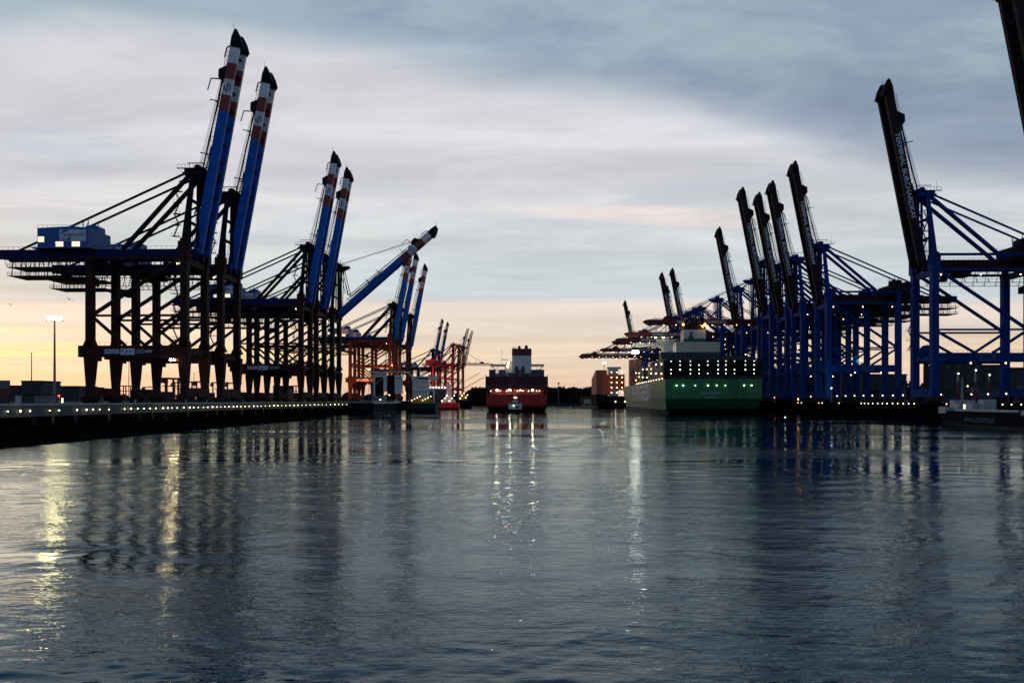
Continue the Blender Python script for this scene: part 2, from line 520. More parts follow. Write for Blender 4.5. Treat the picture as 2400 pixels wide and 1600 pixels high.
# ---- water: one sheet, real waves near the boat that flatten with distance
def water():
    rows = np.concatenate([[-60, -20, 0, 6], 8 * np.exp(np.linspace(0, math.log(620 / 8.0), 620)), [700, 900, 1300, 2000, 4000, 9000, 20000]])
    fan = np.tan(np.linspace(-1, 1, 520) * 0.86)
    fan = np.concatenate([[-60, -6, -2], fan, [2, 6, 60]])
    Yg = np.repeat(rows[:, None], len(fan), 1)
    Xg = fan[None, :] * np.maximum(Yg, 8)
    rng = np.random.RandomState(4)
    Z = np.zeros_like(Yg)
    cell = np.maximum(np.abs(Yg), 8) * 0.0075
    patch = np.zeros_like(Yg)
    for k in range(9):
        a = rng.uniform(0, 6.28)
        L = rng.uniform(35, 120)
        patch += np.sin((Xg * math.cos(a) * 0.6 + Yg * math.sin(a) * 1.3) * 6.283 / L + rng.uniform(0, 6.28))
    patch = 1 / (1 + np.exp(-patch * 0.9))
    for k in range(84):
        L = 0.45 * (7.0 / 0.45) ** (rng.uniform(0, 1) ** 1.25)
        a = math.pi / 2 + rng.normal(0, 0.40) + (0.22 if k % 3 else -0.4)
        amp = 0.0075 * L ** 0.38 * rng.uniform(0.4, 1.1)
        keep = np.clip((L / cell - 2.2) / 3.0, 0, 1)
        ph = (Xg * math.cos(a) + Yg * math.sin(a)) * 6.283 / L + rng.uniform(0, 6.28)
        ph += 0.9 * np.sin((Xg * 0.7 - Yg * 0.4) * 6.283 / (L * 7.3) + k)
        Z += amp * keep * np.sin(ph) * (0.25 + 1.15 * patch if L < 5 else 1.0)
    Z *= 0.60
    Z[:4] = 0
    Z[-7:] = 0
    vs = np.stack([Xg, Yg, Z], -1).reshape(-1, 3)
    nr, nc = Yg.shape
    idx = np.arange(nr * nc).reshape(nr, nc)
    fs = np.stack([idx[:-1, :-1], idx[:-1, 1:], idx[1:, 1:], idx[1:, :-1]], -1).reshape(-1, 4)
    me = bpy.data.meshes.new('water')
    me.vertices.add(len(vs))
    me.vertices.foreach_set('co', vs.ravel())
    me.loops.add(fs.size)
    me.loops.foreach_set('vertex_index', fs.ravel())
    me.polygons.add(len(fs))
    me.polygons.foreach_set('loop_start', np.arange(0, fs.size, 4))
    me.polygons.foreach_set('use_smooth', np.ones(len(fs), bool))
    me.update()
    m = bpy.data.materials.new('harbour_water')
    m.use_nodes = True
    t = NT(m.node_tree)
    geo = t.n('ShaderNodeNewGeometry')
    s = t.n('ShaderNodeSeparateXYZ')
    m.node_tree.links.new(geo.outputs['Position'], s.inputs[0])
    x, y, z = s.outputs
    h1 = t.noise(t.xyz(t.m('MULTIPLY', x, 0.55), t.m('MULTIPLY', y, 1.5), z), 2.2, 3, 0.6, 0.4)
    h2 = t.noise(t.xyz(t.m('MULTIPLY', x, 0.35), y, z), 0.42, 4, 0.6, 0.4)
    calm = t.noise(t.xyz(t.m('MULTIPLY', x, 0.45), t.m('MULTIPLY', y, 1.0), 0.0), 0.022, 3, 0.5, 0.6)
    k = t.m('ADD', t.m('MULTIPLY', t.ss(calm, 0.38, 0.58), 1.1), 0.12)
    far = t.ss(y, 900.0, 120.0)
    h = t.m('ADD', t.m('MULTIPLY', t.m('MULTIPLY', h1, 0.040), t.m('MULTIPLY', far, k)), t.m('MULTIPLY', t.m('MULTIPLY', h2, 0.085), k))
    bp = t.n('ShaderNodeBump')
    bp.inputs['Strength'].default_value = 1.0
    bp.inputs['Distance'].default_value = 1.0
    m.node_tree.links.new(h, bp.inputs['Height'])
    m.node_tree.nodes.remove(m.node_tree.nodes['Principled BSDF'])
    fr = t.n('ShaderNodeFresnel')
    fr.inputs['IOR'].default_value = 1.33
    di = t.n('ShaderNodeBsdfDiffuse')
    di.inputs['Color'].default_value = (0.003, 0.030, 0.052, 1)
    gl = t.n('ShaderNodeBsdfGlossy')
    gl.inputs['Color'].default_value = (0.74, 0.89, 0.95, 1)      # silty tidal water: the mirror is a little dim and green-blue
    gl.inputs['Roughness'].default_value = 0.03
    for nd in (fr, di, gl):
        m.node_tree.links.new(bp.outputs[0], nd.inputs['Normal'])
    mx = t.n('ShaderNodeMixShader')
    m.node_tree.links.new(fr.outputs[0], mx.inputs[0])
    m.node_tree.links.new(di.outputs[0], mx.inputs[1])
    m.node_tree.links.new(gl.outputs[0], mx.inputs[2])
    m.node_tree.links.new(mx.outputs[0], m.node_tree.nodes['Material Output'].inputs[0])
    me.materials.append(m)
    o = bpy.data.objects.new('water', me)
    COL.objects.link(o)
    tag(o, kind='structure')


water()


# ------------------------------------------------------------------ container cranes
def truss(mb, a, b, w, h, n, t):
    """lattice box from a to b (along x), width w in y, height h in z"""
    a, b = Vector(a), Vector(b)
    c = [(-w / 2, -h / 2), (w / 2, -h / 2), (w / 2, h / 2), (-w / 2, h / 2)]
    for y, z in c:
        mb.bar(a + Vector((0, y, z)), b + Vector((0, y, z)), t)
    for i in range(n):
        p, q = a.lerp(b, i / n), a.lerp(b, (i + 1) / n)
        for k in range(4):
            y0, z0 = c[k]
            y1, z1 = c[(k + 1) % 4]
            mb.bar(p + Vector((0, y0, z0)), q + Vector((0, y1, z1)), t * 0.55)
            mb.bar(p + Vector((0, y0, z0)), p + Vector((0, y1, z1)), t * 0.55)


def crane(style, ang):
    """x points to the water, origin on the quay between the rails"""
    left, right, red = style == 'L', style == 'R', style == 'X'
    G = {'L': 35.0, 'R': 38.0, 'X': 30.0}[style]
    SP = {'L': 17.0, 'R': 15.5, 'X': 17.0}[style]
    gz = {'L': 55.5, 'R': 56.8, 'X': 58.0}[style]           # girder centre
    az = {'L': 88.0, 'R': 88.5, 'X': 92.0}[style]           # apex
    L = {'L': 84.0, 'R': 78.0, 'X': 62.0}[style]
    PB = {'L': (16.8, 21.0), 'R': (16.6, 20.3), 'X': (17, 21)}[style]
    tie = {'L': 32.0, 'R': 29.8, 'X': 36.0}[style]
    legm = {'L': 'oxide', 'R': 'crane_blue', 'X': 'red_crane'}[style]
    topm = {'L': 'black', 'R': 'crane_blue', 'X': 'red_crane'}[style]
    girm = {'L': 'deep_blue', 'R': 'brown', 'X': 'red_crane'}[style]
    boomm = {'L': 'boom_blue', 'R': 'brown' if ang > 10 else 'boomred_lit', 'X': 'red_crane'}[style]  # lowered booms take the lit red tone, raised ones the dark tone
    wx, lx = G / 2, -G / 2
    root = empty('container_crane')
    lw = 2.5 if left else 2.7
    # sills with bogies
    for x in (wx, lx):
        mb = MB()
        mb.box(x - 1.3, x + 1.3, -SP / 2 - 1.2, SP / 2 + 1.2, 2.3, 5.6)
        sill = mb.build('sill_beam', legm, root)
        mb = MB()
        for yy in (-SP / 2, SP / 2):
            mb.box(x - 0.9, x + 0.9, yy - 4.6, yy + 4.6, 1.0, 2.3)
            for k in range(6):
                mb.tube((x - 0.35, yy - 4 + k * 1.6, 0.55), (x + 0.35, yy - 4 + k * 1.6, 0.55), 0.55)
            mb.bar((x, yy, 2.2), (x, yy, 2.5), 2.0)
        mb.build('bogie', 'black', sill)
    # legs: they spread to the portal beam, above it they run straight
    for x, sx in ((wx, 1), (lx, -1)):
        for yy in (-SP / 2, SP / 2):
            mb = MB()
            top = gz + (4.5 if x > 0 else -1.9)
            if left:
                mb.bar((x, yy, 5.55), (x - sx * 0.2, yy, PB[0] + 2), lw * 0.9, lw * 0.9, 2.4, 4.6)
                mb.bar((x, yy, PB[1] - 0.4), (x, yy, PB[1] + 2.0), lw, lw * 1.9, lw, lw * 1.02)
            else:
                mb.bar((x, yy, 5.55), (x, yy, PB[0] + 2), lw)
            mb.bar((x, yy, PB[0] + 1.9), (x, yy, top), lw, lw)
            if x > 0:
                mb.box(x - 1.9, x + 1.9, yy - 1.6, yy + 1.6, gz - 2.5, gz + 3.4)
            mb.build('leg', legm, root)
    for yy in (-SP / 2, SP / 2):
        mb = MB()
        e = 4.0 if left else 0.0
        for sgn in (-1, 1):
            if left:
                mb.box(sgn * (G / 2 - 2.3) - 1.4, sgn * (G / 2 - 2.3) + 1.4, yy - 1.0, yy + 1.0, PB[0] - 1.5, PB[0] + 0.3)
        mb.box(lx - e, wx - lw / 2 + 0.1, yy - 1.12, yy + 1.12, *PB)
        # hand rail along the portal beam
        for k in range(int(G / 2.0)):
            mb.bar((lx + 2 + k * 2, yy - 1.0, PB[1]), (lx + 2 + k * 2, yy - 1.0, PB[1] + 1.1), 0.07)
        mb.bar((lx, yy - 1.0, PB[1] + 1.1), (wx - 1.2, yy - 1.0, PB[1] + 1.1), 0.08)
        pb = mb.build('portal_beam', legm, root)
        sgn = -1 if left else 1
        if left and yy < 0:
            yb = yy - 1.16
            for a, b_, z0, z1, ky in ((-11.5, -6.2, 18.0, 19.6, 'board'), (-5.7, -0.4, 17.6, 19.9, 'board'), (0.1, 3.0, 18.0, 19.6, 'c_grey'), (3.3, 5.9, 18.3, 19.4, 'pale_rail')):
                MB().box(a, b_, yb - 0.10, yb, z0, z1).build('sign_board', ky, pb)
            mb = MB()
            for k in range(2):
                mb.box(-11.1, -6.7, yb - 0.13, yb - 0.11, 18.35 + k * 0.55, 18.55 + k * 0.55)
            crescent(mb, (-4.3, yb - 0.13, 18.8), (1, 0, 0), (0, 0, 1), 0.75, R(100), R(215), 0.3)
            crescent(mb, (-4.3, yb - 0.13, 18.8), (1, 0, 0), (0, 0, 1), 0.75, R(280), R(395), 0.3)
            mb.box(-3.9, -1.0, yb - 0.13, yb - 0.11, 18.65, 18.95)
            mb.build('sign_emblem', 'navy', pb)
        if right and yy > 0:
            yb = yy + 1.16
            mb = MB()
            for a, b_ in ((-4.0, 0.8), (-5.0, -4.4)):
                for x0, x1, z0, z1 in ((a, b_, 17.3, 17.42), (a, b_, 19.5, 19.62), (a, a + 0.12, 17.3, 19.6), (b_ - 0.12, b_, 17.3, 19.6)):
                    mb.box(x0, x1, yb, yb + 0.05, z0, z1)
            mb.build('sign_frame', 'pale_rail', pb)
            text('HHLA', 'sign_lettering', 'c_blue', pb, (0.3, yb + 0.03, 17.8), (-1, 0, 0), (0, 0, 1), 2.6, 1.3)
        # bracing in the plane of the frame
        mb = MB()
        t = 1.0 if not right else 0.95
        mb.bar((lx + 1, yy, tie), (wx - 1, yy, tie), t * 0.8)
        mid = -1.0
        mb.bar((lx + 1, yy, tie - 0.6), (mid - 3.5, yy, PB[1]), t)
        mb.bar((wx - 1, yy, tie - 0.6), (mid + 3.5, yy, PB[1]), t)
        mb.bar((lx + 1, yy, tie + 0.4), (wx - 1, yy, gz - 2.2), t * 1.15)
        mb.bar((lx + 1, yy, gz - 2.6), (wx - 1, yy, gz - 2.6), t * 1.0)
        if right:
            mb.bar((lx + 1, yy, gz + 3.6), (wx - 1, yy, gz + 3.6), t)
            mb.bar((lx, yy, gz - 2.6), (lx, yy, gz + 3.9), 2.0)
        mb.build('frame_brace', legm, root)
    for x in (wx, lx):
        for z, w_, h_ in ((gz - 3.6, 1.6, 2.4), (PB[1] - 2, 1.2, 2.0)):
            MB().bar((x, -SP / 2 + 1.2, z), (x, SP / 2 - 1.2, z), w_, h_).build('cross_beam', legm, root)
    # main girder: two box girders over the portal, back over the yard
    bx = lx - (38 if left else 34 if right else 18)
    mb = MB()
    for s in (-3.1, 3.1):
        if red:
            truss(mb, (bx, s, gz), (wx + 2, s, gz), 1.4, 3.0, 16, 0.45)
        else:
            mb.box(bx, wx + 2.0, s - 0.75, s + 0.75, gz - 1.75, gz + 1.65)
    for k in range(9):
        x = bx + (wx - bx) * k / 8
        mb.box(x - 0.4, x + 0.4, -2.36, 2.36, gz - 1.2, gz + 1.2)
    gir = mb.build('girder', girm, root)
    mb = MB()
    for s in (-5.6, 5.6):
        z = gz - 7.4
        mb.box(lx - 14, wx - 2, s - 0.45, s + 0.45, z - 0.12, z)
        k = lx - 14
        while k < wx - 2:
            mb.bar((k, s, z), (k, s * 0.72, gz - 1.75), 0.16)
            mb.bar((k, s - 0.4 if s < 0 else s + 0.4, z), (k, s - 0.4 if s < 0 else s + 0.4, z + 1.1), 0.09)
            k += 2.4 if not right else 4.8
        mb.bar((lx - 14, s * 1.07, z + 1.1), (wx - 2, s * 1.07, z + 1.1), 0.10)
        mb.bar((bx, s * 0.68, gz + 2.75), (wx, s * 0.68, gz + 2.75), 0.09)
        k = bx
        while k < wx:
            mb.bar((k, s * 0.68, gz + 1.6), (k, s * 0.68, gz + 2.75), 0.08)
            k += 2.0
    mb.build('girder_walkway', 'black', gir)
    # festoon cables hang in loops below the girder
    mb = MB()
    for k in range(16):
        xa = bx + 3 + k * 3.5
        prev = None
        for i in range(9):
            f = i / 8
            p = (xa + 3.5 * f, 4.4 if right else -4.4, gz - 2.0 - 3.4 * 4 * f * (1 - f))
            if prev:
                mb.bar(prev, p, 0.14)
            prev = p
    mb.build('festoon_cable', 'black', gir)
    # service platforms and spreader gantry hung under the back reach
    mb = MB()
    z = gz - 5.0
    x0 = bx + 4
    for zz in (z, z - 3.2):
        mb.box(x0 - 3, x0 + 20, -5.5, 5.5, zz - 0.15, zz)
        for k in range(24):
            for s in (-5.5, 5.5):
                mb.bar((x0 - 3 + k, s, zz), (x0 - 3 + k, s, zz + 1.2), 0.10)
        for s in (-5.5, 5.5):
            mb.bar((x0 - 3, s, zz + 1.2), (x0 + 20, s, zz + 1.2), 0.12)
            mb.bar((x0 - 3, s, zz + 0.6), (x0 + 20, s, zz + 0.6), 0.08)
    for k in range(7):
        for s in (-4.5, 4.5):
            mb.bar((x0 - 2 + k * 3.4, s, z - 3.2), (x0 - 2 + k * 3.4, s * 0.8, gz - 1.75), 0.22)
    mb.prism([(x0 + 16, z - 3.4), (x0 + 27, z - 3.4), (x0 + 27, z - 6.2), (x0 + 25.5, z - 6.2)], -3, 3)
    mb.build('service_platform', 'black', root)
    # trolley and driver's cab
    tx = -6.0 if left else 2.0
    mb = MB().box(tx - 4, tx + 4, -3.6, 3.6, gz - 2.7, gz - 1.8)
    mb.box(tx - 3, tx + 2.2, -2.8, 2.8, gz - 4.6, gz - 2.7)
    trol = mb.build('trolley', 'black', root)
    mb = MB().use('black').box(tx + 3.2, tx + 6.2, -5.6, -3.4, gz - 5.6, gz - 2.4)
    mb.use('glass').box(tx + 3.5, tx + 6.35, -5.75, -3.25, gz - 4.9, gz - 3.3)
    mb.build('operator_cab', None, trol)
    # machinery house
    hx0, hx1 = (lx - 20.5, lx - 1.5) if left else (lx - 12, lx + 4) if right else (lx - 12, lx + 2)
    hy0, hy1 = (-7.5, 7.5)
    hz0, hz1 = gz + 1.7, gz + (8.9 if left else 7.4)
    hm = 'house' if left else 'black' if right else 'red_crane'
    mb = MB()
    mb.prism([(hx0, hz0), (hx1, hz0), (hx1, hz1), (hx1 - 6, hz1 + (0.6 if left else 0)), (hx0, hz1)], hy0, hy1)
    mb.box(hx0 - 1.5, hx1 + 1.5, hy0 - 1.2, hy1 + 1.2, hz0 - 0.45, hz0 - 0.08)
    for k in range(11):
        xx = hx0 + (hx1 - hx0) * k / 10
        mb.bar((xx, hy0 - 1.15, hz0), (xx, hy0 - 1.15, hz0 + 1.1), 0.08)
        mb.bar((xx, hy0 + 0.1, hz1), (xx, hy0 + 0.1, hz1 + 1.1), 0.07)
    mb.bar((hx0, hy0 + 0.1, hz1 + 1.1), (hx1, hy0 + 0.1, hz1 + 1.1), 0.07)
    mh = mb.build('machinery_house', hm, root)
    mb = MB()
    mb.prism([(hx1 - 7, hz1 + 0.3), (hx1 - 1.5, hz1), (hx1 - 1.5, hz1 + 2.4), (hx1 - 2.5, hz1 + 3.0), (hx1 - 6, hz1 + 2.8), (hx1 - 6.6, hz1 + 2.2)], 1.5, 6.5)
    if right:
        mb.box(hx0 + 2, hx0 + 5, -3, 2, hz1, hz1 + 2.6)
    mb.build('roof_housing', hm, mh)
    if left:
        yb = hy0 - 0.15
        xs = hx1 - 10.6
        MB().box(xs, xs + 9.9, yb, hy0 - 0.02, hz1 - 4.9, hz1 - 0.7).build('sign_board', 'board', mh)
        mb = MB()
        yy = yb - 0.03
        crescent(mb, (xs + 2.5, yy, hz1 - 2.8), (1, 0, 0), (0, 0, 1), 1.75, R(55), R(170), 0.7)
        crescent(mb, (xs + 2.5, yy, hz1 - 2.8), (1, 0, 0), (0, 0, 1), 1.75, R(190), R(290), 0.35)
        crescent(mb, (xs + 2.5, yy, hz1 - 2.8), (1, 0, 0), (0, 0, 1), 1.75, R(270), R(350), 0.75)
        mb.build('sign_emblem', 'navy', mh)
        text('EUROGATE', 'sign_lettering', 'navy', mh, (xs + 1.5, yb - 0.05, hz1 - 3.1), (1, 0, 0), (0, 0, 1), 8.0, 0.95, shear=0.35)
        for a, b_, z0, z1 in ((hx0 + 0.3, hx0 + 2.6, 2.0, 4.0), (xs - 1.5, xs + 1.4, 0.3, 2.1), (xs + 4.6, xs + 7.6, 0.3, 2.1)):
            mb = MB().use('house').box(a - 0.2, b_ + 0.2, yb + 0.05, hy0 - 0.01, hz0 + z0 - 0.2, hz0 + z1 + 0.2)
            mb.use('L_win').box(a, b_, yb, yb + 0.05, hz0 + z0, hz0 + z1)
            mb.build('lit_window', None, mh)
    # A-frame over the water-side legs
    axx = wx + 1.5
    mb = MB()
    for s in (-1, 1):
        mb.bar((wx, s * SP / 2, gz + 3.4), (axx - 0.6, s * 4.0, az - 3), 1.7 if not red else 1.1, 1.9, 1.3, 1.4)
        mb.bar((wx - 0.6, s * 3.2, gz + 1.5), (axx - 1.8, s * 3.0, az - 3), 0.7)
        mb.bar((axx + 1.2, s * 3.6, gz + 2), (axx + 1.2, s * 3.2, az - 3), 1.0 if left else 0.6)
        mb.bar((axx + 2.4, s * 2.2, gz + 4), (axx + 3.4, s * 2.2, az - 3), 0.35)
    for k in (0.3, 0.62):
        zz = gz + 3.4 + (az - gz - 6) * k
        y_ = SP / 2 + (4.0 - SP / 2) * k
        mb.bar((wx, -y_, zz), (wx, y_, zz), 0.9)
    af = mb.build('apex_frame', topm, root)
    mb = MB()
    mb.box(axx - 3.4, axx + 3.4, -5.0, 5.0, az - 3.6, az - 1.2)
    mb.prism([(axx - 5.5, az - 2.0), (axx + 7.5, az - 1.6), (axx + 7.5, az - 2.3), (axx + 3, az - 4.6), (axx - 3, az - 4.6)], -2.6, 2.6)
    mb.tube((axx, -1.6, az - 0.2), (axx, 1.6, az - 0.2), 1.3, n=12)
    mb.tube((axx + 1.8, -1.4, az - 1.0), (axx + 1.8, 1.4, az - 1.0), 1.0, n=12)
    for s in (-5, 5):
        for k in range(9):
            xx = axx - 6 + k * 1.5
            mb.bar((xx, s, az - 1.3), (xx, s, az + 0.1), 0.09)
        mb.bar((axx - 6, s, az + 0.1), (axx + 6, s, az + 0.1), 0.1)
        mb.box(axx - 6, axx + 6, s - 0.5, s + 0.5, az - 1.45, az - 1.3)
    mb.bar((axx - 4.5, 0, az + 2.1), (axx + 1.8, 0, az + 2.1), 0.25)
    mb.bar((axx + 1.6, 0, az - 1), (axx + 1.6, 0, az + 2.1), 0.25)
    mb.bar((axx - 5, 3, az - 1), (axx - 5, 3, az + 3.0), 0.08)
    mb.build('apex_platform', topm, af)
    # thick back legs and thin back stays
    for s in (-1, 1):
        MB().bar((axx - 1.5, s * 3.6, az - 3), (lx + (9 if left else 6), s * 3.1, gz + 1.6), 1.25, 1.25).build('back_leg', topm, root)
        mb = MB()
        e = (bx + 8, s * 3.1, gz + 1.6)
        mb.bar((axx - 3, s * 3.6, az - 2.6), e, 0.55, 0.7)
        f = 0.62
        pz = (az - 2.6) + (gz + 1.6 - az + 2.6) * f
        px = (axx - 3) + (e[0] - axx + 3) * f
        mb.bar((px, s * 3.3, pz), (px, s * 3.1, gz + 1.6), 0.28)
        mb.bar((px + 2, s * 3.3, pz + 0.7), (px + 2, s * 3.1, gz + 1.6), 0.2)
        mb.bar((px, s * 3.2, gz + 6), (px + 2, s * 3.2, pz), 0.16)
        mb.build('back_stay', topm, root)
    # stairs that zigzag up behind the water-side leg
    mb = MB()
    z = PB[1] + 2
    k = 0
    while z < az - 8:
        xx = wx - 3.0 if z > gz + 4 or left else wx + 2.4
        if gz - 8 < z < gz + 4:
            z += 4.2
            k += 1
            continue
        y_ = -SP / 2 + (0 if z < gz else (z - gz) / (az - gz) * 3.5)
        mb.box(xx - 1.9, xx + 0.9, y_ - 0.8, y_ + 0.8, z, z + 0.15)
        for q in (-1.9, -0.5, 0.9):
            mb.bar((xx + q, y_ - 0.8, z), (xx + q, y_ - 0.8, z + 1.1), 0.08)
        mb.bar((xx - 1.9, y_ - 0.8, z + 1.1), (xx + 0.9, y_ - 0.8, z + 1.1), 0.08)
        a, b_ = (xx - 1.4, xx + 0.4) if k % 2 else (xx + 0.4, xx - 1.4)
        mb.bar((a, y_, z), (b_, y_, z + 4.2), 0.12, 0.4)
        mb.bar((a, y_, z + 1.0), (b_, y_, z + 5.2), 0.07)
        z += 4.2
        k += 1
    mb.build('staircase', 'black' if left else topm, root)
    # cable drum on the portal
    if right:
        mb = MB()
        mb.tube((wx - 1.2, -1.0, PB[1] + 0.6), (wx - 1.2, 0.2, PB[1] + 0.6), 3.2, n=24)
        mb.tube((wx - 1.2, -1.6, PB[1] + 0.6), (wx - 1.2, 0.8, PB[1] + 0.6), 0.8, n=12)
        mb.bar((wx - 1.2, 0, PB[1] - 3), (wx - 1.2, 0, PB[1] + 0.6), 0.7)
        mb.build('cable_drum', legm, root)
    # flood lamps under the girder
    mb = MB()
    for k in range(1 if not right else 3):
        xx = wx - 3 if not right else lx + 3 + k * (G - 6) / 2
        s = 1 if right else -1
        mb.ball((xx, s * (SP / 2 - 0.4), gz - 4.6), 0.26)
    if not left:
        for k in range(2):
            mb.ball((lx + 10 + k * 14, SP / 2 + 1.3, PB[0] - 0.5), 0.3)
    mb.build('work_lamp', 'L_warm', root)
    # ---------------- boom
    th = R(ang)
    hinge = Vector((wx + 2.4, 0, gz))
    mb = MB()
    hd = 1.7
    if red:
        for s in (-3.0, 3.0):
            mb.use(boomm)
            truss(mb, (0, s, 0), (L, s, 0), 1.3, 2.8, 18, 0.42)
        for k in range(10):
            mb.bar((L * k / 9, -3, -1.2), (L * k / 9, 3, -1.2), 0.4)
    else:
        if left:
            segs = [(0, L - 30.5, 'boom_blue'), (L - 30.5, L - 24.5, 'stripe_red'), (L - 24.5, L - 18.6, 'stripe_white'),
                    (L - 18.6, L - 12.6, 'stripe_red'), (L - 12.6, L - 6.6, 'stripe_white')]
        else:
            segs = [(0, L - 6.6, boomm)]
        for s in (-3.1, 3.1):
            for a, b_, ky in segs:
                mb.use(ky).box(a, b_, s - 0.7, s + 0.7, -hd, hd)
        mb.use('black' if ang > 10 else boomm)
        for s in ((-2.3, 2.3) if right else ()):
            mb.box(1.5, L - 7, s - 0.1, s + 0.1, -1.66, 1.5)
        for k in range(12):
            u = 3 + (L - 12) * k / 11
            mb.box(u - 0.25, u + 0.25, -2.15, 2.15, -0.9, 0.7)
    boom = mb.build('boom', None, root, loc=hinge, rot=(0, -th, 0))
    if not red:
        mb = MB()
        for s in (-1, 1):
            mb.prism([(L - 6.6, -1.9), (L - 6.6, 1.8), (L - 3.2, 1.9), (L - 0.2, 1.3), (L + 0.2, 0.7), (L - 2.4, -1.2), (L - 5.2, -2.5)], s * 3.1 - 0.9, s * 3.1 + 0.9)
        mb.box(L - 5.5, L - 3.5, -2.3, 2.3, -1.5, 1.2)
        mb.box(L - 1.8, L - 0.8, -2.3, 2.3, 0.2, 1.1)
        mb.bar((L - 6, -3.4, -2.2), (L - 5.6, -3.4, -3.3), 0.25)
        mb.bar((L - 1, -3.4, 1.2), (L + 2.0, -3.4, 2.2), 0.12)
        mb.bar((L - 6.5, -3.6, 1.8), (L - 7.2, -3.6, 3.0), 0.3)
        mb.bar((L - 7.2, -3.6, 3.0), (L - 11, -3.6, 3.2), 0.3)
        mb.build('tip_hood', 'black' if not (right and ang < 10) else 'boomred_lit', boom)
    # walkway and rail on the upper side of the boom
    mb = MB()
    for s in (-3.1, 3.1):
        mb.box(2, L - 6, s - 0.6, s + 0.6, 1.75, 1.85)
        mb.bar((2, s, 3.0), (L - 6, s, 3.0), 0.12)
        mb.bar((2, s, 2.45), (L - 6, s, 2.45), 0.08)
        k = 2
        while k < L - 6:
            mb.bar((k, s, 1.85), (k, s, 3.0), 0.1)
            k += 1.6
    # sheave bracket, little cranes and spreader arms
    for s in (-3.1, 3.1):
        mb.prism([(L - 20.5, 1.7), (L - 13.5, 1.7), (L - 15.5, 4.6), (L - 18.5, 4.2)], s - 0.5, s + 0.5)
    mb.tube((L - 17, -2, 3.8), (L - 17, 2, 3.8), 0.9)
    mb.bar((L - 19, -4, 2), (L - 19.5, -4, 6.5), 0.35)
    mb.bar((L - 19.5, -4, 6.5), (L - 24, -4, 7.0), 0.3)
    for u in (L - 27, L - 47, L - 56):
        mb.bar((u, -3.1, 1.6), (u, -3.1, 6.0), 0.3)
        mb.bar((u, 3.1, 1.6), (u, 3.1, 6.0), 0.3)
        mb.bar((u, -3.1, 4.0), (u, 3.1, 4.0), 0.25)
    mb.build('boom_walkway', 'black' if not (right and ang < 10) else 'boomred_lit', boom)
    if left:
        for s in (-1, 1):
            mb = MB()
            y_ = s * 3.1 + s * 0.74
            for a0, a1, t0 in ((60, 170, 0.55), (190, 290, 0.3), (270, 350, 0.6)):
                # the emblem stands upright when the boom is down
                crescent(mb, (L - 21.8, y_, 0), (1, 0, 0), (0, 0, 1), 1.15, R(a0), R(a1), t0)
            mb.box(L - 23.6, L - 19.8, min(y_, y_ + s * 0.02), max(y_, y_ + s * 0.02), -0.16, 0.16)
            mb.build('boom_emblem', 'navy', boom)
    if right:
        text('TERMINAL BURCHARDKAI', 'boom_lettering', 'letter', boom, (55.5, 3.83, -1.0), (-1, 0, 0), (0, 0, 1), 35.5, 2.0)
        if ang < 10:
            for k in range(9):
                MB().ball((4 + k * 8.6, 3.6, -2.2), 0.26).build('boom_lamp', 'L_warm', boom)
    MB().ball((L + 0.1, 0, 1.6), 0.24).build('warning_lamp', 'L_red' if ang < 10 else 'L_warm', boom)
    # ropes and stays between apex and boom
    ca, sa = math.cos(th), math.sin(th)

    def bp(u, y, v):
        return Vector((hinge.x + u * ca - v * sa, y, hinge.z + u * sa + v * ca))
    ap = Vector((axx, 0, az - 0.6))
    mb = MB()
    for y_ in (-1.4, -0.5, 0.5, 1.4):
        mb.bar(ap + Vector((0.4, y_, 0)), bp(L - 17, y_, 4.0), 0.10)
    mb.build('hoist_rope', 'rope', root)
    for s in (-1, 1):
        mb = MB()
        y_ = s * 3.3
        if ang < 10:
            for u in (L * 0.42, L - 16):
                mb.bar(ap + Vector((2, y_, -1)), bp(u, y_, 1.8), 0.45)
        elif ang > 60:
            mb.bar(bp(L - 19, y_, 2.4), bp(30, y_, 3.8), 0.42)
            mb.bar(bp(L - 44, y_, 2.2), bp(26, y_, 2.6), 0.36)
            mb.bar(bp(30, y_, 3.8), ap + Vector((3.5, y_, -1.6)), 0.38)
            mb.bar(bp(24, y_, 2.2), bp(14, y_, 3.8), 0.38)
        else:
            knee = bp(13, y_, 4.6)
            mb.bar(ap + Vector((3, y_, -1)), knee, 0.42)
            mb.bar(ap + Vector((2, y_, -1)), knee + Vector((-2.2, 0, 1.5)), 0.36)
            mb.bar(knee, bp(L - 24, y_, 2.6), 0.40)
            mb.bar(knee + Vector((-1.4, 0, -2.5)), bp(L - 44, y_, 2.4), 0.36)
        mb.build('fore_stay', topm, root)
    return root


PROTO = {}


def place_crane(style, ang, X, Y, label, group, yaw=0.0, sc=1.0, z=DECK):
    if (style, ang) not in PROTO:
        o = crane(style, ang)
        PROTO[(style, ang)] = o
    else:
        o = dup(PROTO[(style, ang)])
    o.location = (X, Y, z)
    o.rotation_euler = (0, 0, yaw)
    o.scale = (sc, sc, sc)
    rv = random.Random(int(Y))
    for ch in o.children:
        if ch.name.startswith('trolley'):
            ch.location.x = rv.uniform(-9, 9)
        if ch.name.startswith('service_platform'):
            ch.location.x = rv.uniform(-3, 5)
    tag(o, label, 'container crane', group)
    return o


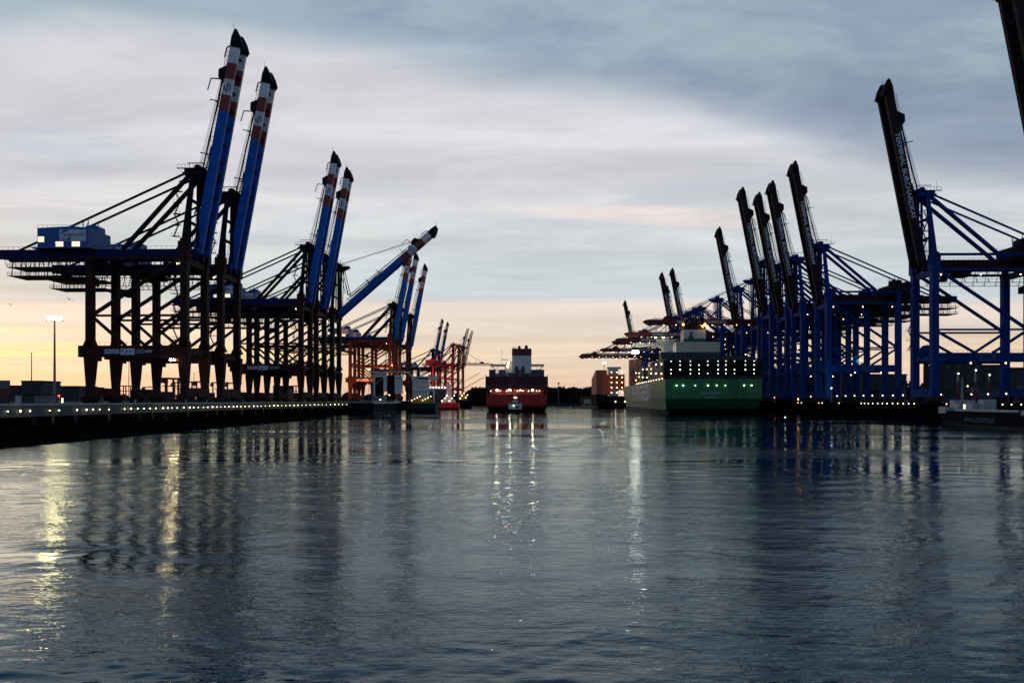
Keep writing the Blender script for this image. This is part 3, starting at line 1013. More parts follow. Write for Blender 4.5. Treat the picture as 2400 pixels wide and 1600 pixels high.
GL, GR = 'cranes along the left quay', 'cranes along the right quay'
yawL, yawR = -0.03, math.pi - 0.02
LEFT = [(79.5, 289, 'nearest left crane, raised blue boom with red and white bands, signed machine house'),
        (79.5, 321, 'second raised blue boom crane from the left, just behind the biggest one'),
        (79.5, 428, 'raised blue boom crane of the middle pair on the left, the taller looking one'),
        (79.5, 457, 'raised blue boom crane of the middle pair, right beside the half lowered boom'),
        (41.0, 492, 'crane on the left quay with its blue boom half lowered at a slant'),
        (79.5, 684, 'crane whose banded boom tip hides behind the slanting half lowered boom'),
        (79.5, 717, 'crane with raised boom just right of the slanting boom tip'),
        (79.5, 776, 'last banded crane at the end of the near left quay, slim raised boom')]
for i, (a, Y, lb) in enumerate(LEFT):
    X = -119.0 + 0.03 * (Y - 289) - 17.5
    place_crane('L', a, X, Y, lb, GL, yawL)
near = [o for o in bpy.data.objects if o.get('label', '').startswith('nearest left crane')][0]
mb = MB().use('grey').box(12.2, 14.6, -9.9, -9.3, 16.0, 16.3)
mb.use('L_work').ball((12.8, -9.7, 15.7), 0.42).ball((14.0, -9.7, 15.7), 0.42)
mb.build('flood_lamp', None, near)
place_crane('L', 79.5, -152, 1295, 'far small blue crane before the red lattice cranes, left one of two', 'far cranes on the left shore', yawL)
place_crane('L', 79.5, -147, 1345, 'far small blue crane before the red lattice cranes, right one of two', 'far cranes on the left shore', yawL)
place_crane('X', 77.0, -103, 1255, 'far red lattice crane with its boom raised', 'far red lattice cranes', yawL)
place_crane('X', 0.0, -110, 1225, 'far red lattice crane with its boom lowered towards the red ship', 'far red lattice cranes', yawL)
place_crane('X', 77.5, -98, 1300, 'farthest red lattice crane, raised boom behind the other raised lattice boom', 'far red lattice cranes', yawL)

RIGHT = [(79.0, 238, 1.0, 'dark boom cut off by the top right corner of the picture, crane outside the frame'),
         (79.0, 320, 1.0, 'biggest blue crane on the right with its lettered dark boom raised'),
         (79.0, 428, 1.0, 'raised lettered boom crane, rightmost of the cluster of four booms'),
         (79.0, 466, 1.0, 'raised lettered boom crane, second from the right in the cluster of four'),
         (79.0, 492, 1.0, 'raised lettered boom crane, shortest boom in the cluster of four'),
         (79.0, 519, 1.08, 'raised lettered boom crane, leftmost of the cluster of four booms'),
         (0.0, 549, 1.0, 'crane with lowered lettered boom reaching over the green ship, topmost lowered boom'),
         (79.0, 590, 1.0, 'crane with single raised boom standing above the green ship funnel'),
         (0.0, 651, 1.0, 'second lowered lettered boom from the top, behind the green ship'),
         (0.0, 713, 1.0, 'third lowered lettered boom from the top, left of the funnel'),
         (0.0, 742, 1.0, 'fourth lowered lettered boom from the top, just above the ship bridge'),
         (79.0, 772, 1.0, 'small raised boom crane, rightmost and tallest of the distant three'),
         (79.0, 797, 1.0, 'small raised boom crane, leftmost of the distant three'),
         (79.0, 822, 1.0, 'small raised boom crane, middle and lowest of the distant three'),
         (0.0, 852, 1.0, 'lowered boom crane fifth from the top, behind the bright ship floodlight'),
         (0.0, 950, 1.0, 'lowered boom crane above the orange containers, upper of the last two'),
         (0.0, 985, 1.0, 'lowest lowered boom above the orange containers'),
         (79.0, 1020, 1.0, 'farthest raised boom on the right quay, standing alone over the orange ship')]
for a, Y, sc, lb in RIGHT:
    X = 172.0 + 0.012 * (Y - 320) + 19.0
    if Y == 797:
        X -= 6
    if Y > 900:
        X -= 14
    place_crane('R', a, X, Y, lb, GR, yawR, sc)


# ------------------------------------------------------------------ ships
def hull(L, B, D, key, boot='boot', dr=2.5, counter=7.0, flare=0.15, band=None):
    """stern at y=0, bow at y=L, waterline z=0"""
    zs = [-1.5, 0.0, dr, dr + 1.5, D * 0.45, D * 0.75, D]
    st = [0, .015, .04, .09, .16, .3, .5, .65, .76, .85, .92, .97, 1.0]
    mb = MB()
    ring = []
    for s in st:
        row = []
        for z in zs:
            f = (z + 1.5) / (D + 1.5)
            if s < 0.16:      # fuller above, cut away under the counter
                e = s / 0.16
                low = 0.80 + 0.20 * e
                b = low + (1 - low) * min(1, f * 2.6) ** 0.5
                b *= 0.97 + 0.03 * e
            elif s > 0.65:
                e = (s - 0.65) / 0.35
                bw = max(0.02, 1 - e ** (1.3 + 1.6 * f))
                b = bw + flare * f * (1 - bw) * e
            else:
                b = 1.0
            y = s * L
            if s == 0:
                y = counter * max(0, 1 - max(0, f) * 2.2) ** 1.5
            if s >= 0.97:
                y += (f - 0.5) * D * 0.35
            row.append((b * B / 2, y, z + (D * 0.10 * max(0, (s - 0.8) / 0.2) ** 2 if z == D else 0)))
        ring.append(row)
    n = len(zs)
    for sgn in (-1, 1):
        vs = [(sgn * p[0], p[1], p[2]) for row in ring for p in row]
        for i in range(len(st) - 1):
            for k in range(n - 1):
                a = i * n + k
                q = (a, a + 1, a + n + 1, a + n)
                if sgn > 0:
                    q = q[::-1]
                mb.use(boot if k < 2 else (band if band and k == n - 2 else key))
                mb.add([vs[j] for j in q], [(0, 1, 2, 3)])
    for k in range(n - 1):      # transom and stem
        mb.use(boot if k < 2 else key)
        a, b = ring[0][k], ring[0][k + 1]
        ns = 8                    # the transom is slightly rounded
        for i in range(ns):
            u0, u1 = -1 + 2 * i / ns, -1 + 2 * (i + 1) / ns
            mb.add([(a[0] * u0, a[1] - 1.5 * (1 - u0 * u0), a[2]), (a[0] * u1, a[1] - 1.5 * (1 - u1 * u1), a[2]),
                    (b[0] * u1, b[1] - 1.5 * (1 - u1 * u1), b[2]), (b[0] * u0, b[1] - 1.5 * (1 - u0 * u0), b[2])], [(0, 1, 2, 3)])
        a, b = ring[-1][k], ring[-1][k + 1]
        mb.add([(-a[0], a[1], a[2]), (a[0], a[1], a[2]), (b[0], b[1], b[2]), (-b[0], b[1], b[2])], [(3, 2, 1, 0)])
    mb.use(key)
    for i in range(len(st) - 1):
        a, b = ring[i][-1], ring[i + 1][-1]
        mb.add([(-a[0], a[1], a[2] - .3), (a[0], a[1], a[2] - .3), (b[0], b[1], b[2] - .3), (-b[0], b[1], b[2] - .3)], [(0, 1, 2, 3)])
    return mb


BOX = {}


def container(loc, rz, key, label, group, long=12.2):
    if (key, long) not in BOX:
        mb = MB()
        w, h = 2.44, 2.6
        mb.use(key)
        mb.box(-w / 2 + .06, w / 2 - .06, .06, long - .06, 0.06, h - .06)
        for x in (-w / 2, w / 2 - .14):
            for y in (0, long - .14):
                mb.box(x, x + .14, y, y + .14, 0, h)
        for z in (0, h - .14):
            for x in (-w / 2, w / 2 - .14):
                mb.box(x, x + .14, .14, long - .14, z, z + .14)
            for y in (0, long - .14):
                mb.box(-w / 2 + .14, w / 2 - .14, y, y + .14, z, z + .14)
        mb.use('grey')
        for x in (-.8, -.25, .25, .8):      # locking bars of the doors
            mb.box(x - .03, x + .03, 0.0, .055, .2, h - .2)
        o = mb.build('container')
        BOX[(key, long)] = o
    else:
        o = BOX[(key, long)].copy()
        COL.objects.link(o)
    o.location = loc
    o.rotation_euler = (0, 0, rz)
    tag(o, label, 'container', group)
    return o


def lamp(parent, loc, r, key, name='deck_lamp'):
    return MB().ball(loc, r).build(name, key, parent)


ORD = 'first second third fourth fifth sixth seventh eighth ninth tenth eleventh twelfth thirteenth fourteenth fifteenth sixteenth seventeenth eighteenth nineteenth twentieth'.split()

# ---- red container ship, seen from the stern
RY = 592.0
ship = empty('container_ship', (P(1211, HZ, RY).x, RY, 0), -0.01)
tag(ship, 'red container ship seen from the stern in mid channel with white funnel block', 'container ship')
hull(330, 48, 13.2, 'hull_red', dr=3.2, counter=9).build('hull', None, ship)
mb = MB()                                       # open mooring deck at the stern with its pillars
mb.box(-23.6, 23.6, 3.0, 30, 17.6, 18.4)
for k in range(8):
    x = -23.2 + k * 46.4 / 7
    mb.box(x - 0.45, x + 0.45, 0.6, 2.0, 13.0, 18.4)
mb.box(-23.9, 23.9, 0.5, 3.0, 17.3, 19.2)
mb.box(-21, 21, 9.0, 9.6, 12.9, 17.6)
mb.build('mooring_deck', 'dark_red', ship)
for x in (-20, -15.2, -12.7, -7.7, -5.2, 0.6, 3.2, 5.0, 9.2, 12.3, 15.4, 17.6):
    big = any(abs(x - q) < 0.1 for q in (-15.2, -5.2, 3.2, 12.3))
    lamp(ship, (x, 1.6 if big else 0.6, 16.4 if big else 15.8), 0.62 if big else 0.32, 'L_deck' if big else 'L_warm')
mb = MB()                                       # lashing bridge behind the last bay
for z in (19.2, 22.6, 25.9):
    mb.box(-24.2, 24.2, 2.2, 3.2, z, z + 0.25)
for k in range(11):
    x = -24 + 4.8 * k
    mb.box(x - 0.2, x + 0.2, 2.3, 3.1, 18.4, 28.5)
mb.build('lashing_bridge', 'dark_red', ship)
# bridge
mb = MB()
mb.box(-12, 12, 150, 166, 12, 41.2)
mb.box(-15, 15, 150, 164, 12, 33)
mb.build('accommodation', 'white', ship)
mb = MB()
for z in (34.5, 38.0):
    for k in range(9):
        mb.box(-11 + k * 2.5, -9.8 + k * 2.5, 149.88, 149.97, z, z + 1.3)
mb.build('window_row', 'glass', ship)
mb = MB()
mb.box(-26, 26, 151, 157, 41.4, 43.6)
for s in (-1, 1):
    mb.bar((s * 25, 154, 41.4), (s * 12, 154, 31), 0.8)
    mb.bar((s * 19, 154, 41.4), (s * 19, 154, 37), 0.5)
mb.box(-4, 4, 153, 158, 43.6, 46)
mb.bar((-15, 154, 43.6), (-15, 154, 58), 0.35)
mb.bar((-15, 154, 48), (-9, 154, 48), 0.7)
mb.build('bridge_wing', 'white', ship)
mb = MB().use('white').box(-4, 12.0, 44, 60, 13, 45.6)
mb.box(-9.0, -4, 46, 58, 13, 41)
mb.use('dark_red').box(-4.1, 12.1, 43.9, 60.1, 45.6, 51.4)
fn = mb.build('funnel', None, ship)
mb = MB()
for x, r, z in ((-3.1, .35, 53.4), (-1.5, .35, 53.4), (2.0, 1.15, 53.2), (7.8, 1.4, 53.4)):
    mb.tube((x, 52, 51.2), (x, 52, z), r, n=12)
    if r > 1:
        mb.ball((x, 52, z), r * 1.02, n=12)
mb.build('exhaust_pipe', 'dark_red', fn)
lamp(fn, (-7.0, 43.6, 39.5), 0.8, 'L_warm')
lamp(fn, (-7.6, 43.6, 36.5), 0.8, 'L_warm')
text('CAP SAN ARTEMISSIO', 'stern_lettering', 'stripe_red', ship, (-9.0, -2.2, 11.2), (1, 0, 0), (0, 0, 1), 17.5, 1.2)
text('HAMBURG', 'stern_lettering', 'stripe_red', ship, (-3.2, -2.2, 9.2), (1, 0, 0), (0, 0, 1), 6.0, 0.9)
gr = 'containers stacked on the red ship'
sx = ship.location.x
for i in range(19):
    x = -22.7 + i * 2.52
    top = 3
    for t in range(3):
        container((sx + x, RY + 3.6, 19.3 + t * 2.62), 0, 'c_red' if (i * 7 + t * 3) % 6 else 'c_dark',
                  f'dark container on the red ship stern, {ORD[t]} tier, {ORD[i]} column from left', gr)
up = {1: ('c_green', 2), 2: ('c_green', 2), 3: ('c_white', 1), 4: ('c_grey', 2), 5: ('c_grey', 2), 6: ('c_white', 1), 7: ('c_dark', 1), 8: ('c_dark', 1),
      9: ('c_dark', 3), 10: ('c_grey', 2), 11: ('c_dark', 3), 12: ('c_dark', 1), 13: ('c_grey', 1), 14: ('c_blue', 2), 15: ('c_blue', 2), 16: ('c_blue', 2), 17: ('c_dark', 2)}
NM = {'c_green': 'green', 'c_grey': 'grey', 'c_blue': 'blue', 'c_dark': 'near black', 'c_white': 'pale', 'c_red': 'dark red'}
for i, (ky, n) in up.items():
    for t in range(n):
        container((sx - 22.7 + i * 2.52, RY + 3.6, 27.2 + t * 2.62), 0, ky,
                  f'{NM[ky]} container atop red ship stern bay, {ORD[i]} column from left, {ORD[t + 3]} tier', gr)

# ---- tug at her stern
TY = 515.0
tug = empty('tugboat', (P(1208, HZ, TY).x, TY, 0), 0)
tag(tug, 'small white and black tug with a lit mast close under the red ship stern', 'tugboat')
hull(26, 11.4, 2.6, 'hull_black', dr=0.8, counter=1.0).build('hull', None, tug)
mb = MB()
mb.use('white').box(-3.6, 3.6, 7, 17, 2.4, 5.4)
mb.box(-4.6, -2.9, 5, 8, 2.4, 6.4)
mb.box(2.6, 4.3, 5, 8, 2.4, 6.4)
mb.box(-2.2, 2.2, 10, 15, 5.4, 8.0)
mb.use('glass').box(-2.25, 2.25, 9.93, 15.07, 6.3, 7.5)
mb.box(0.2, 2.4, 6.93, 7.0, 3.2, 4.8)
mb.build('deckhouse', None, tug)
mb = MB()
for x in (-1.3, 1.3):
    mb.bar((x, 9, 5.4), (0, 9, 11.5), 0.22)
mb.bar((0, 9, 9.5), (0, 9, 13.5), 0.2)
mb.bar((-1.4, 9, 10.4), (1.4, 9, 10.4), 0.18)
mb.build('mast', 'white', tug)
lamp(tug, (-0.5, 8.6, 10.4), 0.45, 'L_warm', 'mast_lamp')
lamp(tug, (0.6, 8.6, 10.4), 0.40, 'L_warm', 'mast_lamp')
lamp(tug, (-1.2, 6.6, 5.0), 0.30, 'L_green', 'deck_lamp')

# ---- green container ship on the right, stern towards us
GY = 460.0
gx = 120.6
GYAW = -0.06
gs = empty('container_ship', (gx, GY, 0), GYAW)


def on_green(x, y, z):
    return (gx + x * math.cos(GYAW) - y * math.sin(GYAW), GY + x * math.sin(GYAW) + y * math.cos(GYAW), z)


tag(gs, 'green container ship moored on the right with many stern lamps and white funnel', 'container ship')
hull(395, 58.8, 21.5, 'hull_green', dr=3.0, counter=16, flare=0.3).build('hull', None, gs)
text('EVERGREEN', 'hull_lettering', 'letter', gs, (-29.46, 192, 8.5), (0, -1, 0), (0, 0, 1), 122, 11.5)
text('EVER GOLDEN', 'stern_lettering', 'letter_dim', gs, (-7.8, -2.0, 12.1), (1, 0, 0), (0, 0, 1), 12.2, 1.7)
text('PANAMA', 'stern_lettering', 'letter_dim', gs, (-4.5, -2.0, 9.8), (1, 0, 0), (0, 0, 1), 5.4, 1.0)
mb = MB()
for z in (21.6, 25.4, 29.0, 32.4):
    mb.box(-29, 29, 0.5, 2.6, z, z + 0.3)
for k in range(13):
    x = -28.8 + 4.8 * k
    mb.box(x - 0.22, x + 0.22, 0.6, 1.1, 21, 32.7)
    if k % 3 == 1 and k < 12:
        mb.bar((x, 0.7, 25.6), (x + 4.8, 0.7, 29), 0.2)
        mb.bar((x + 4.8, 0.7, 25.6), (x, 0.7, 29), 0.2)
mb.box(-28.8, 28.8, 2.7, 3.0, 21.0, 32.4)
mb.build('lashing_bridge', 'hull_black', gs)
for i, px in enumerate([1574, 1595, 1619, 1639, 1659, 1683, 1701, 1721, 1746, 1766]):
    x = (px - CX) / F * GY - gx
    for q, py in enumerate([846, 855, 866, 875]):
        if (i + q * 3) % 7 == 3:
            continue
        lamp(gs, (x, 0.2, CAMZ + (HZ - py) / F * GY), 0.22 + 0.05 * ((i * 3 + q) % 3), ('L_cool', 'L_green', 'L_green', 'L_white')[(i + q) % 4])
for px in (1586, 1601, 1629, 1658, 1678, 1698, 1742, 1759):
    lamp(gs, ((px - CX) / F * GY - gx, -2.0 if 1600 < px < 1740 else -1.2, CAMZ + (HZ - 903) / F * GY), 0.30 + 0.05 * (px % 3), 'L_cool' if px % 2 else 'L_green')
for k in range(12):
    lamp(gs, (-29.6, 6 + k * 14, 21.8), 0.25, 'L_warm')
for k in range(14):
    lamp(gs, (-29.0, 14 + (k % 7) * 26, 25 + (k // 7) * 5.0 + (k % 3)), 0.42, 'L_warm' if k % 3 else 'L_orange')
# stern rail and mooring openings
mb = MB()
for k in range(30):
    mb.bar((-29 + 2 * k, -0.6, 21.5), (-29 + 2 * k, -0.6, 22.7), 0.12)
mb.bar((-29, -0.6, 22.7), (29, -0.6, 22.7), 0.12)
mb.build('stern_rail', 'grey', gs)
# funnel island and bridge island
mb = MB()
mb.box(-10.5, 19.6, 76, 92, 21, 49.2)
mb.build('funnel_house', 'cream', gs)
mb = MB().use('white').box(-5.0, 10.4, 78, 92, 51.8, 58.0)
mb.use('hull_green').box(-5.05, 10.45, 77.95, 92.05, 49.2, 51.8)
mb.use('boot').box(-4.6, 10.0, 80, 91, 58.0, 61.5)
for x in (-2, 2, 5, 9):
    mb.tube((x, 84, 61), (x, 84, 66), 1.2)
fn = mb.build('funnel', None, gs)
mb = MB()
mb.box(-0.8, 1.0, 77.80, 77.9, 50.2, 56.6)
mb.box(-1.8, 1.9, 77.80, 77.9, 51.6, 53.0)
mb.build('funnel_emblem', 'hull_green', fn)
for x, z in ((-5.5, 61.5), (9.5, 61.5), (11.2, 60), (8, 60.2)):
    lamp(fn, (x, 77, z), 0.8, 'L_orange')
mb = MB()
mb.box(-3, 20, 196, 212, 21, 54.4)
mb.box(-29, 29, 198, 203, 54.4, 57.8)
mb.box(-8, 8, 200, 206, 57.8, 61)
mb.bar((0, 203, 61), (0, 203, 72), 0.8)
mb.bar((-5, 203, 67), (5, 203, 67), 0.5)
mb.build('bridge', 'white', gs)
for x in (-1.5, 5.5):
    lamp(gs, (x - 8, 199, 62.5), 0.9, 'L_green')
mb = MB().use('grey').tube((-28.6, 181, 21), (-28.6, 181, 47.5), 0.4, 0.3)
mb.box(-31.5, -25.7, 180.6, 181.4, 47.4, 47.8)
mb.build('lamp_mast', None, gs)
mb = MB()
for k in (-1, 0, 1):
    mb.ball((-28.6 + k * 2.0, 180.2, 48.9), 1.15)
mb.build('floodlight', 'L_flood', gs)
gr = 'containers stacked on the green ship'
cols = ['c_dark', 'c_green', 'c_dark', 'c_grey', 'c_dark', 'c_blue']
for i in range(22):
    for t in range(2):
        if i > 13 and t:
            continue
        ky = 'c_dark' if (i * 5 + t * 3) % 6 else 'c_green'
        container(on_green(-27.5 + 2.6 * i, 16, 33.2 + t * 2.62), GYAW, ky,
                  f'{NM[ky]} container above green ship stern lamps, {ORD[i] if i < 20 else ("last but one" if i == 20 else "last")} from left, {("lower", "upper")[t]} tier', gr)
for b in range(9):                                    # outermost column, seen along the side
    y = GY + 16 + 14.2 * b + (30 if b > 4 else 0)
    for t in range(4 if b % 3 else 5):
        ky = ['c_grey', 'c_dark', 'c_blue', 'c_green', 'orange', 'c_grey', 'c_dark'][(b * 3 + t) % 7]
        container(on_green(-27.6, y - GY, 21.4 + 2.62 * t), GYAW, ky,
                  f'{NM.get(ky, "orange")} container along green ship left side, {ORD[b]} stack from stern, {ORD[t]} tier', gr)
    if b % 2 == 0:
        mb = MB()
        mb.box(-29.0, -26.0, y - GY - 1.9, y - GY - 0.6, 21, 34.5)
        for z in (25, 29, 33):
            mb.box(-29.2, -10, y - GY - 2.0, y - GY - 0.5, z, z + 0.25)
        mb.build('lashing_bridge', 'grey', gs)

for i in range(4):  # amber lamplight on this stack is put into its colour as orange
    for t in range(9):
        container(on_green(-27.6 + 2.6 * i, 224, 21.4 + 2.62 * t), GYAW, 'orange' if (i + t) % 5 else 'c_grey',
                  f'forward stack container on green ship by the floodlight, {ORD[i]} column from left, {ORD[t]} tier', gr)
# ---- third ship behind, orange containers
OY = 900.0
ox = P(1446, HZ, OY).x
os_ = empty('container_ship', (ox, OY, 0), 0.0)
tag(os_, 'black hulled ship loaded with orange containers behind the green ship', 'container ship')
hull(300, 48, 13.5, 'hull_black', dr=2.0, counter=8).build('hull', None, os_)
text('HAPAG', 'hull_lettering', 'letter_dim', os_, (-24.2, 150, 4), (0, -1, 0), (0, 0, 1), 90, 6)
for i in range(3):
    for t in range(5):
        lamp(os_, (-6.5 + i * 6.2, -0.8, 17.5 + t * 6.0), 0.6, 'L_warm')
for x in (-2, 9, 14):
    lamp(os_, (x, -2.2, 7.0), 0.6, 'L_white')
gr = 'orange containers on the far ship'
for i in range(13):
    for t in range(9 if i > 4 else 11):
        if t < 2 and i > 6:
            continue
        container((ox - 22.2 + 2.6 * i, OY + 8, 15.5 + 2.62 * t), 0, 'orange', f'orange container in far ship stern bay, {ORD[i]} column from left, {ORD[t]} tier', gr)
for b in range(1, 4):
    for t in range(11 - b):
        container((ox - 22.2, OY + 8 + 13.6 * b, 15.5 + 2.62 * t), 0, 'orange', f'orange container on far ship left side, {ORD[b]} bay from stern, {ORD[t]} tier', gr)
mb = MB()
mb.box(6, 18, 120, 135, 14, 50)
mb.box(4, 22, 122, 127, 50, 53)
mb.build('accommodation', 'white', os_)
for px, py in ((1416, 850),):
    q = P(px, py, OY - 4)
    mb = MB()
    mb.use('grey').tube((q.x - ox, -3.4, 14), (q.x - ox, -3.4, q.z - 0.8), 0.35)
    mb.box(q.x - ox - 2.2, q.x - ox + 2.2, -3.8, -3.0, q.z - 0.9, q.z - 0.6)
    mb.build('lamp_mast', None, os_)
    lm = MB()
    r = 1.5 if px > 1450 else 0.85
    for k in (-1, 0, 1):
        lm.ball((q.x - ox + k * r * 1.2, -4.1, q.z), r * 0.62)
    lm.build('floodlight', 'L_flood', os_)

# ---- far left vessels
def small_ship(Y, px, L, B, D, key, label, yaw=0.0, house=None, cat='cargo ship'):
    o = empty('cargo_ship', (P(px, HZ, Y).x, Y, 0), yaw)
    tag(o, label, cat)
    hull(L, B, D, key, dr=1.2, counter=3).build('hull', None, o)
    return o


s1 = small_ship(590, 990, 95, 21, 6.4, 'green_dark', 'dark green hulled coaster with white deckhouse and lit deck cargo at left quay', 0.06)
mb = MB()
mb.use('white').box(-10, 3.0, 34, 46, 6, 27)
mb.box(-10.6, 10.5, 34, 40, 25, 28)
mb.bar((-4, 36, 28), (-4, 36, 35), 0.5)
mb.bar((-7, 36, 32), (-1, 36, 32), 0.35)
for z in (12, 16.5, 21):
    mb.use('white').box(2.9, 6.2, 34, 38, z, z + 0.4)
mb.use('glass').box(-9, 2.4, 33.93, 34.0, 25.8, 27.2)
mb.build('deckhouse', None, s1)
mb = MB()
for k in range(9):
    x = -9 + k * 1.75
    mb.box(x, x + 1.3, 6 + (k % 3), 16, 6.2, 8.6 + (k * 7 % 5))
mb.build('deck_gear', 'yellow', s1)
mb = MB()
for z in (11.0, 15.0, 19.0, 23.0):
    for k in range(5):
        mb.box(-9.2 + k * 2.4, -8.3 + k * 2.4, 33.9, 33.97, z, z + 0.9)
mb.build('porthole_row', 'glass', s1)
mb = MB()
mb.bar((8, 20, 6), (8, 20, 17), 1.2)
for k in range(3):
    mb.bar((8, 20, 15), (-16 + k * 2, 22, 33 - 2 * k), 0.35)
mb.bar((8, 20, 17), (-15, 22, 32), 0.3)
mb.build('deck_crane', 'cream', s1)
mb = MB()
for k in range(20):
    mb.bar((-10 + k, 1.2, 6.2), (-10 + k, 1.2, 7.4), 0.1)
mb.bar((-10, 1.2, 7.4), (9.5, 1.2, 7.4), 0.1)
mb.build('stern_rail', 'grey', s1)
for k in range(8):
    lamp(s1, (-8.5 + k * 2.1, 5.0, 8.6 + (k * 5 % 4)), 0.30, 'L_warm')
s2 = small_ship(745, 1052, 100, 19, 6.2, 'hull_red', 'rust red hulled small ship with bright white mast, between coaster and dark barge', 0.05)
mb = MB().use('white').box(-8, 6, 12, 22, 6, 9)
mb.prism([(-5, 9), (3, 9), (1, 18), (-2.5, 18)], 13, 19)
mb.box(-3, 1.5, 14, 18, 18, 24)
mb.build('deckhouse', None, s2)
for k in range(6):
    lamp(s2, (-7 + k * 2.4, 11.6, 8 + (k % 3) * 2.6), 0.4, 'L_white')
s3 = small_ship(900, 1090, 80, 17, 8.5, 'hull_black', 'dark barge with yellow lit deck crane, nearest to the red ship on its left', 0.05)
mb = MB()
mb.bar((-3, 20, 8), (-3, 20, 34), 1.5)
mb.bar((-3, 20, 22), (22, 24, 36), 0.7)
mb.bar((-3, 20, 30), (18, 24, 42), 0.5)
mb.box(-7, 2, 16, 24, 8, 15)
mb.build('deck_crane', 'yellow', s3)
for k in range(5):
    lamp(s3, (-6 + k * 2.2, 15, 11 + (k * 3 % 8)), 0.5, 'L_warm')
s4 = small_ship(800, 1029, 90, 24, 20, 'hull_slate', 'grey ship bow with white lit bulwark before the red lattice cranes', 0.05)
mb = MB()
mb.box(-13, 13, 0.2, 2, 20, 23.5)
mb.build('bulwark', 'white', s4)
for k in range(9):
    lamp(s4, (-12 + 3 * k, -0.3, 22), 0.4, 'L_white')

# vessel tied up at the quay before the far cranes: dark hull, white sheer strake, portal-shaped deckhouse
s5 = empty('cargo_ship', (-92.5, 470, 0), 0.02)
tag(s5, 'long dark hull with white rail and tall white portal deckhouse at the left quay', 'cargo ship')
hull(150, 16, 6.6, 'hull_black', dr=1.0, counter=3).build('hull', None, s5)
mb = MB()
mb.box(7.6, 8.1, 4, 130, 6.5, 7.3)
mb.prism([(-8, 6.6), (8.2, 6.6), (5.2, 9.4), (4.2, 9.4), (2.0, 7.3), (-8, 7.3)], 128, 128.6)
mb.build('bulwark', 'white', s5)
mb = MB()
mb.use('white').box(-9.2, 0.4, 105, 109, 26, 29.6)
mb.box(-9.2, -7.9, 105, 109, 11.7, 26)
mb.box(-1.6, 0.9, 105, 109, 15, 26)
mb.box(6.8, 12.3, 105, 109, 13.5, 27.5)
mb.box(-12, 18, 104.5, 109.5, 29.65, 30.4)
mb.use('hull_black').box(-7.8, -1.7, 106, 108, 8, 25.9)
mb.box(-12.3, 18.3, 104.4, 109.6, 30.45, 31.0)
mb.box(0.95, 6.7, 106, 108, 8, 27.5)
mb.build('deckhouse', None, s5)
lamp(s5, (7.4, 30, 9), 0.4, 'L_white')
mb = MB()
for k in range(4):
    mb.box(7.6 + k * 1.15, 8.3 + k * 1.15, 104.9, 104.97, 24.6, 25.6)
    mb.box(-8.6 + k * 2.2, -7.7 + k * 2.2, 104.9, 104.97, 27.4, 28.3)
for z in (16, 19, 22):
    mb.box(9.0, 9.9, 104.9, 104.97, z, z + 0.8)
mb.build('porthole_row', 'glass', s5)
mb = MB()
for k in range(30):
    mb.bar((7.9, 6 + 4 * k, 7.3), (7.9, 6 + 4 * k, 8.5), 0.1)
mb.bar((7.9, 6, 8.5), (7.9, 122, 8.5), 0.1)
mb.bar((-3, 60, 6.6), (-3, 60, 20), 0.5, w2=0.3, h2=0.3)
mb.bar((-3, 60, 18), (6, 70, 26), 0.35)
mb.box(-6, 4, 20, 60, 6.6, 8.4)
mb.box(-5, 2, 78, 96, 6.6, 11.5)
mb.build('deck_rail', 'grey', s5)
lamp(s5, (4, 96, 12.5), 0.4, 'L_warm')
lamp(s5, (14.8, 104, 14), 0.4, 'L_orange')

# barge on the right with its web address on the side
bg_ = empty('barge', (157.5, 262, 0), math.pi)
tag(bg_, 'black river barge at the right edge with web address and white wheelhouse', 'barge')
hull(95, 23, 5.0, 'hull_black', dr=0.8, counter=2).build('hull', None, bg_)
text('WWW.BALTICSHIPPING.DK', 'hull_lettering', 'c_blue', bg_, (11.62, 14, 1.6), (0, 1, 0), (0, 0, 1), 16, 1.5)
mb = MB()
mb.prism([(11.7, 4.2), (11.7, 6.4), (6, 6.4), (6, 5)], -0.5, 3.5)
mb.box(2, 9, 1.5, 4.2, 5, 8.6)
mb.box(1, 9.6, 4.2, 7, 5, 7.4)
mb.box(2, 9, 9, 14, 5, 7.6)
mb.box(3, 7, 13.8, 17, 5, 8.8)
mb.box(10.9, 11.6, 10, 40, 5.0, 5.7)
mb.box(10.8, 11.7, 42, 56, 4.2, 5.6)
mb.build('wheelhouse', 'c_white', bg_)
MB().box(9.02, 9.1, 9.4, 10.6, 5.4, 7.2).use('L_win').build('lit_window', 'L_win', bg_)
mb = MB()
mb.bar((8, 7, 7), (8, 7, 16), 0.6, w2=0.35, h2=0.35)
mb.bar((6.5, 7, 13), (9.5, 7, 13), 0.2)
mb.build('mast', 'grey', bg_)

# ------------------------------------------------------------------ quay furniture
def quayline(px, X0=-113.8, t=0.0217):
    """depth where the left quay face shows at column px"""
    k = (px - CX) / F
    return (X0 - t * 300) / (k - t) if abs(k - t) > 1e-6 else 0


def lx_at(y):
    return -116 + (y - 60) * 2 / 240 if y < 300 else -114 + (y - 300) * 13 / 600


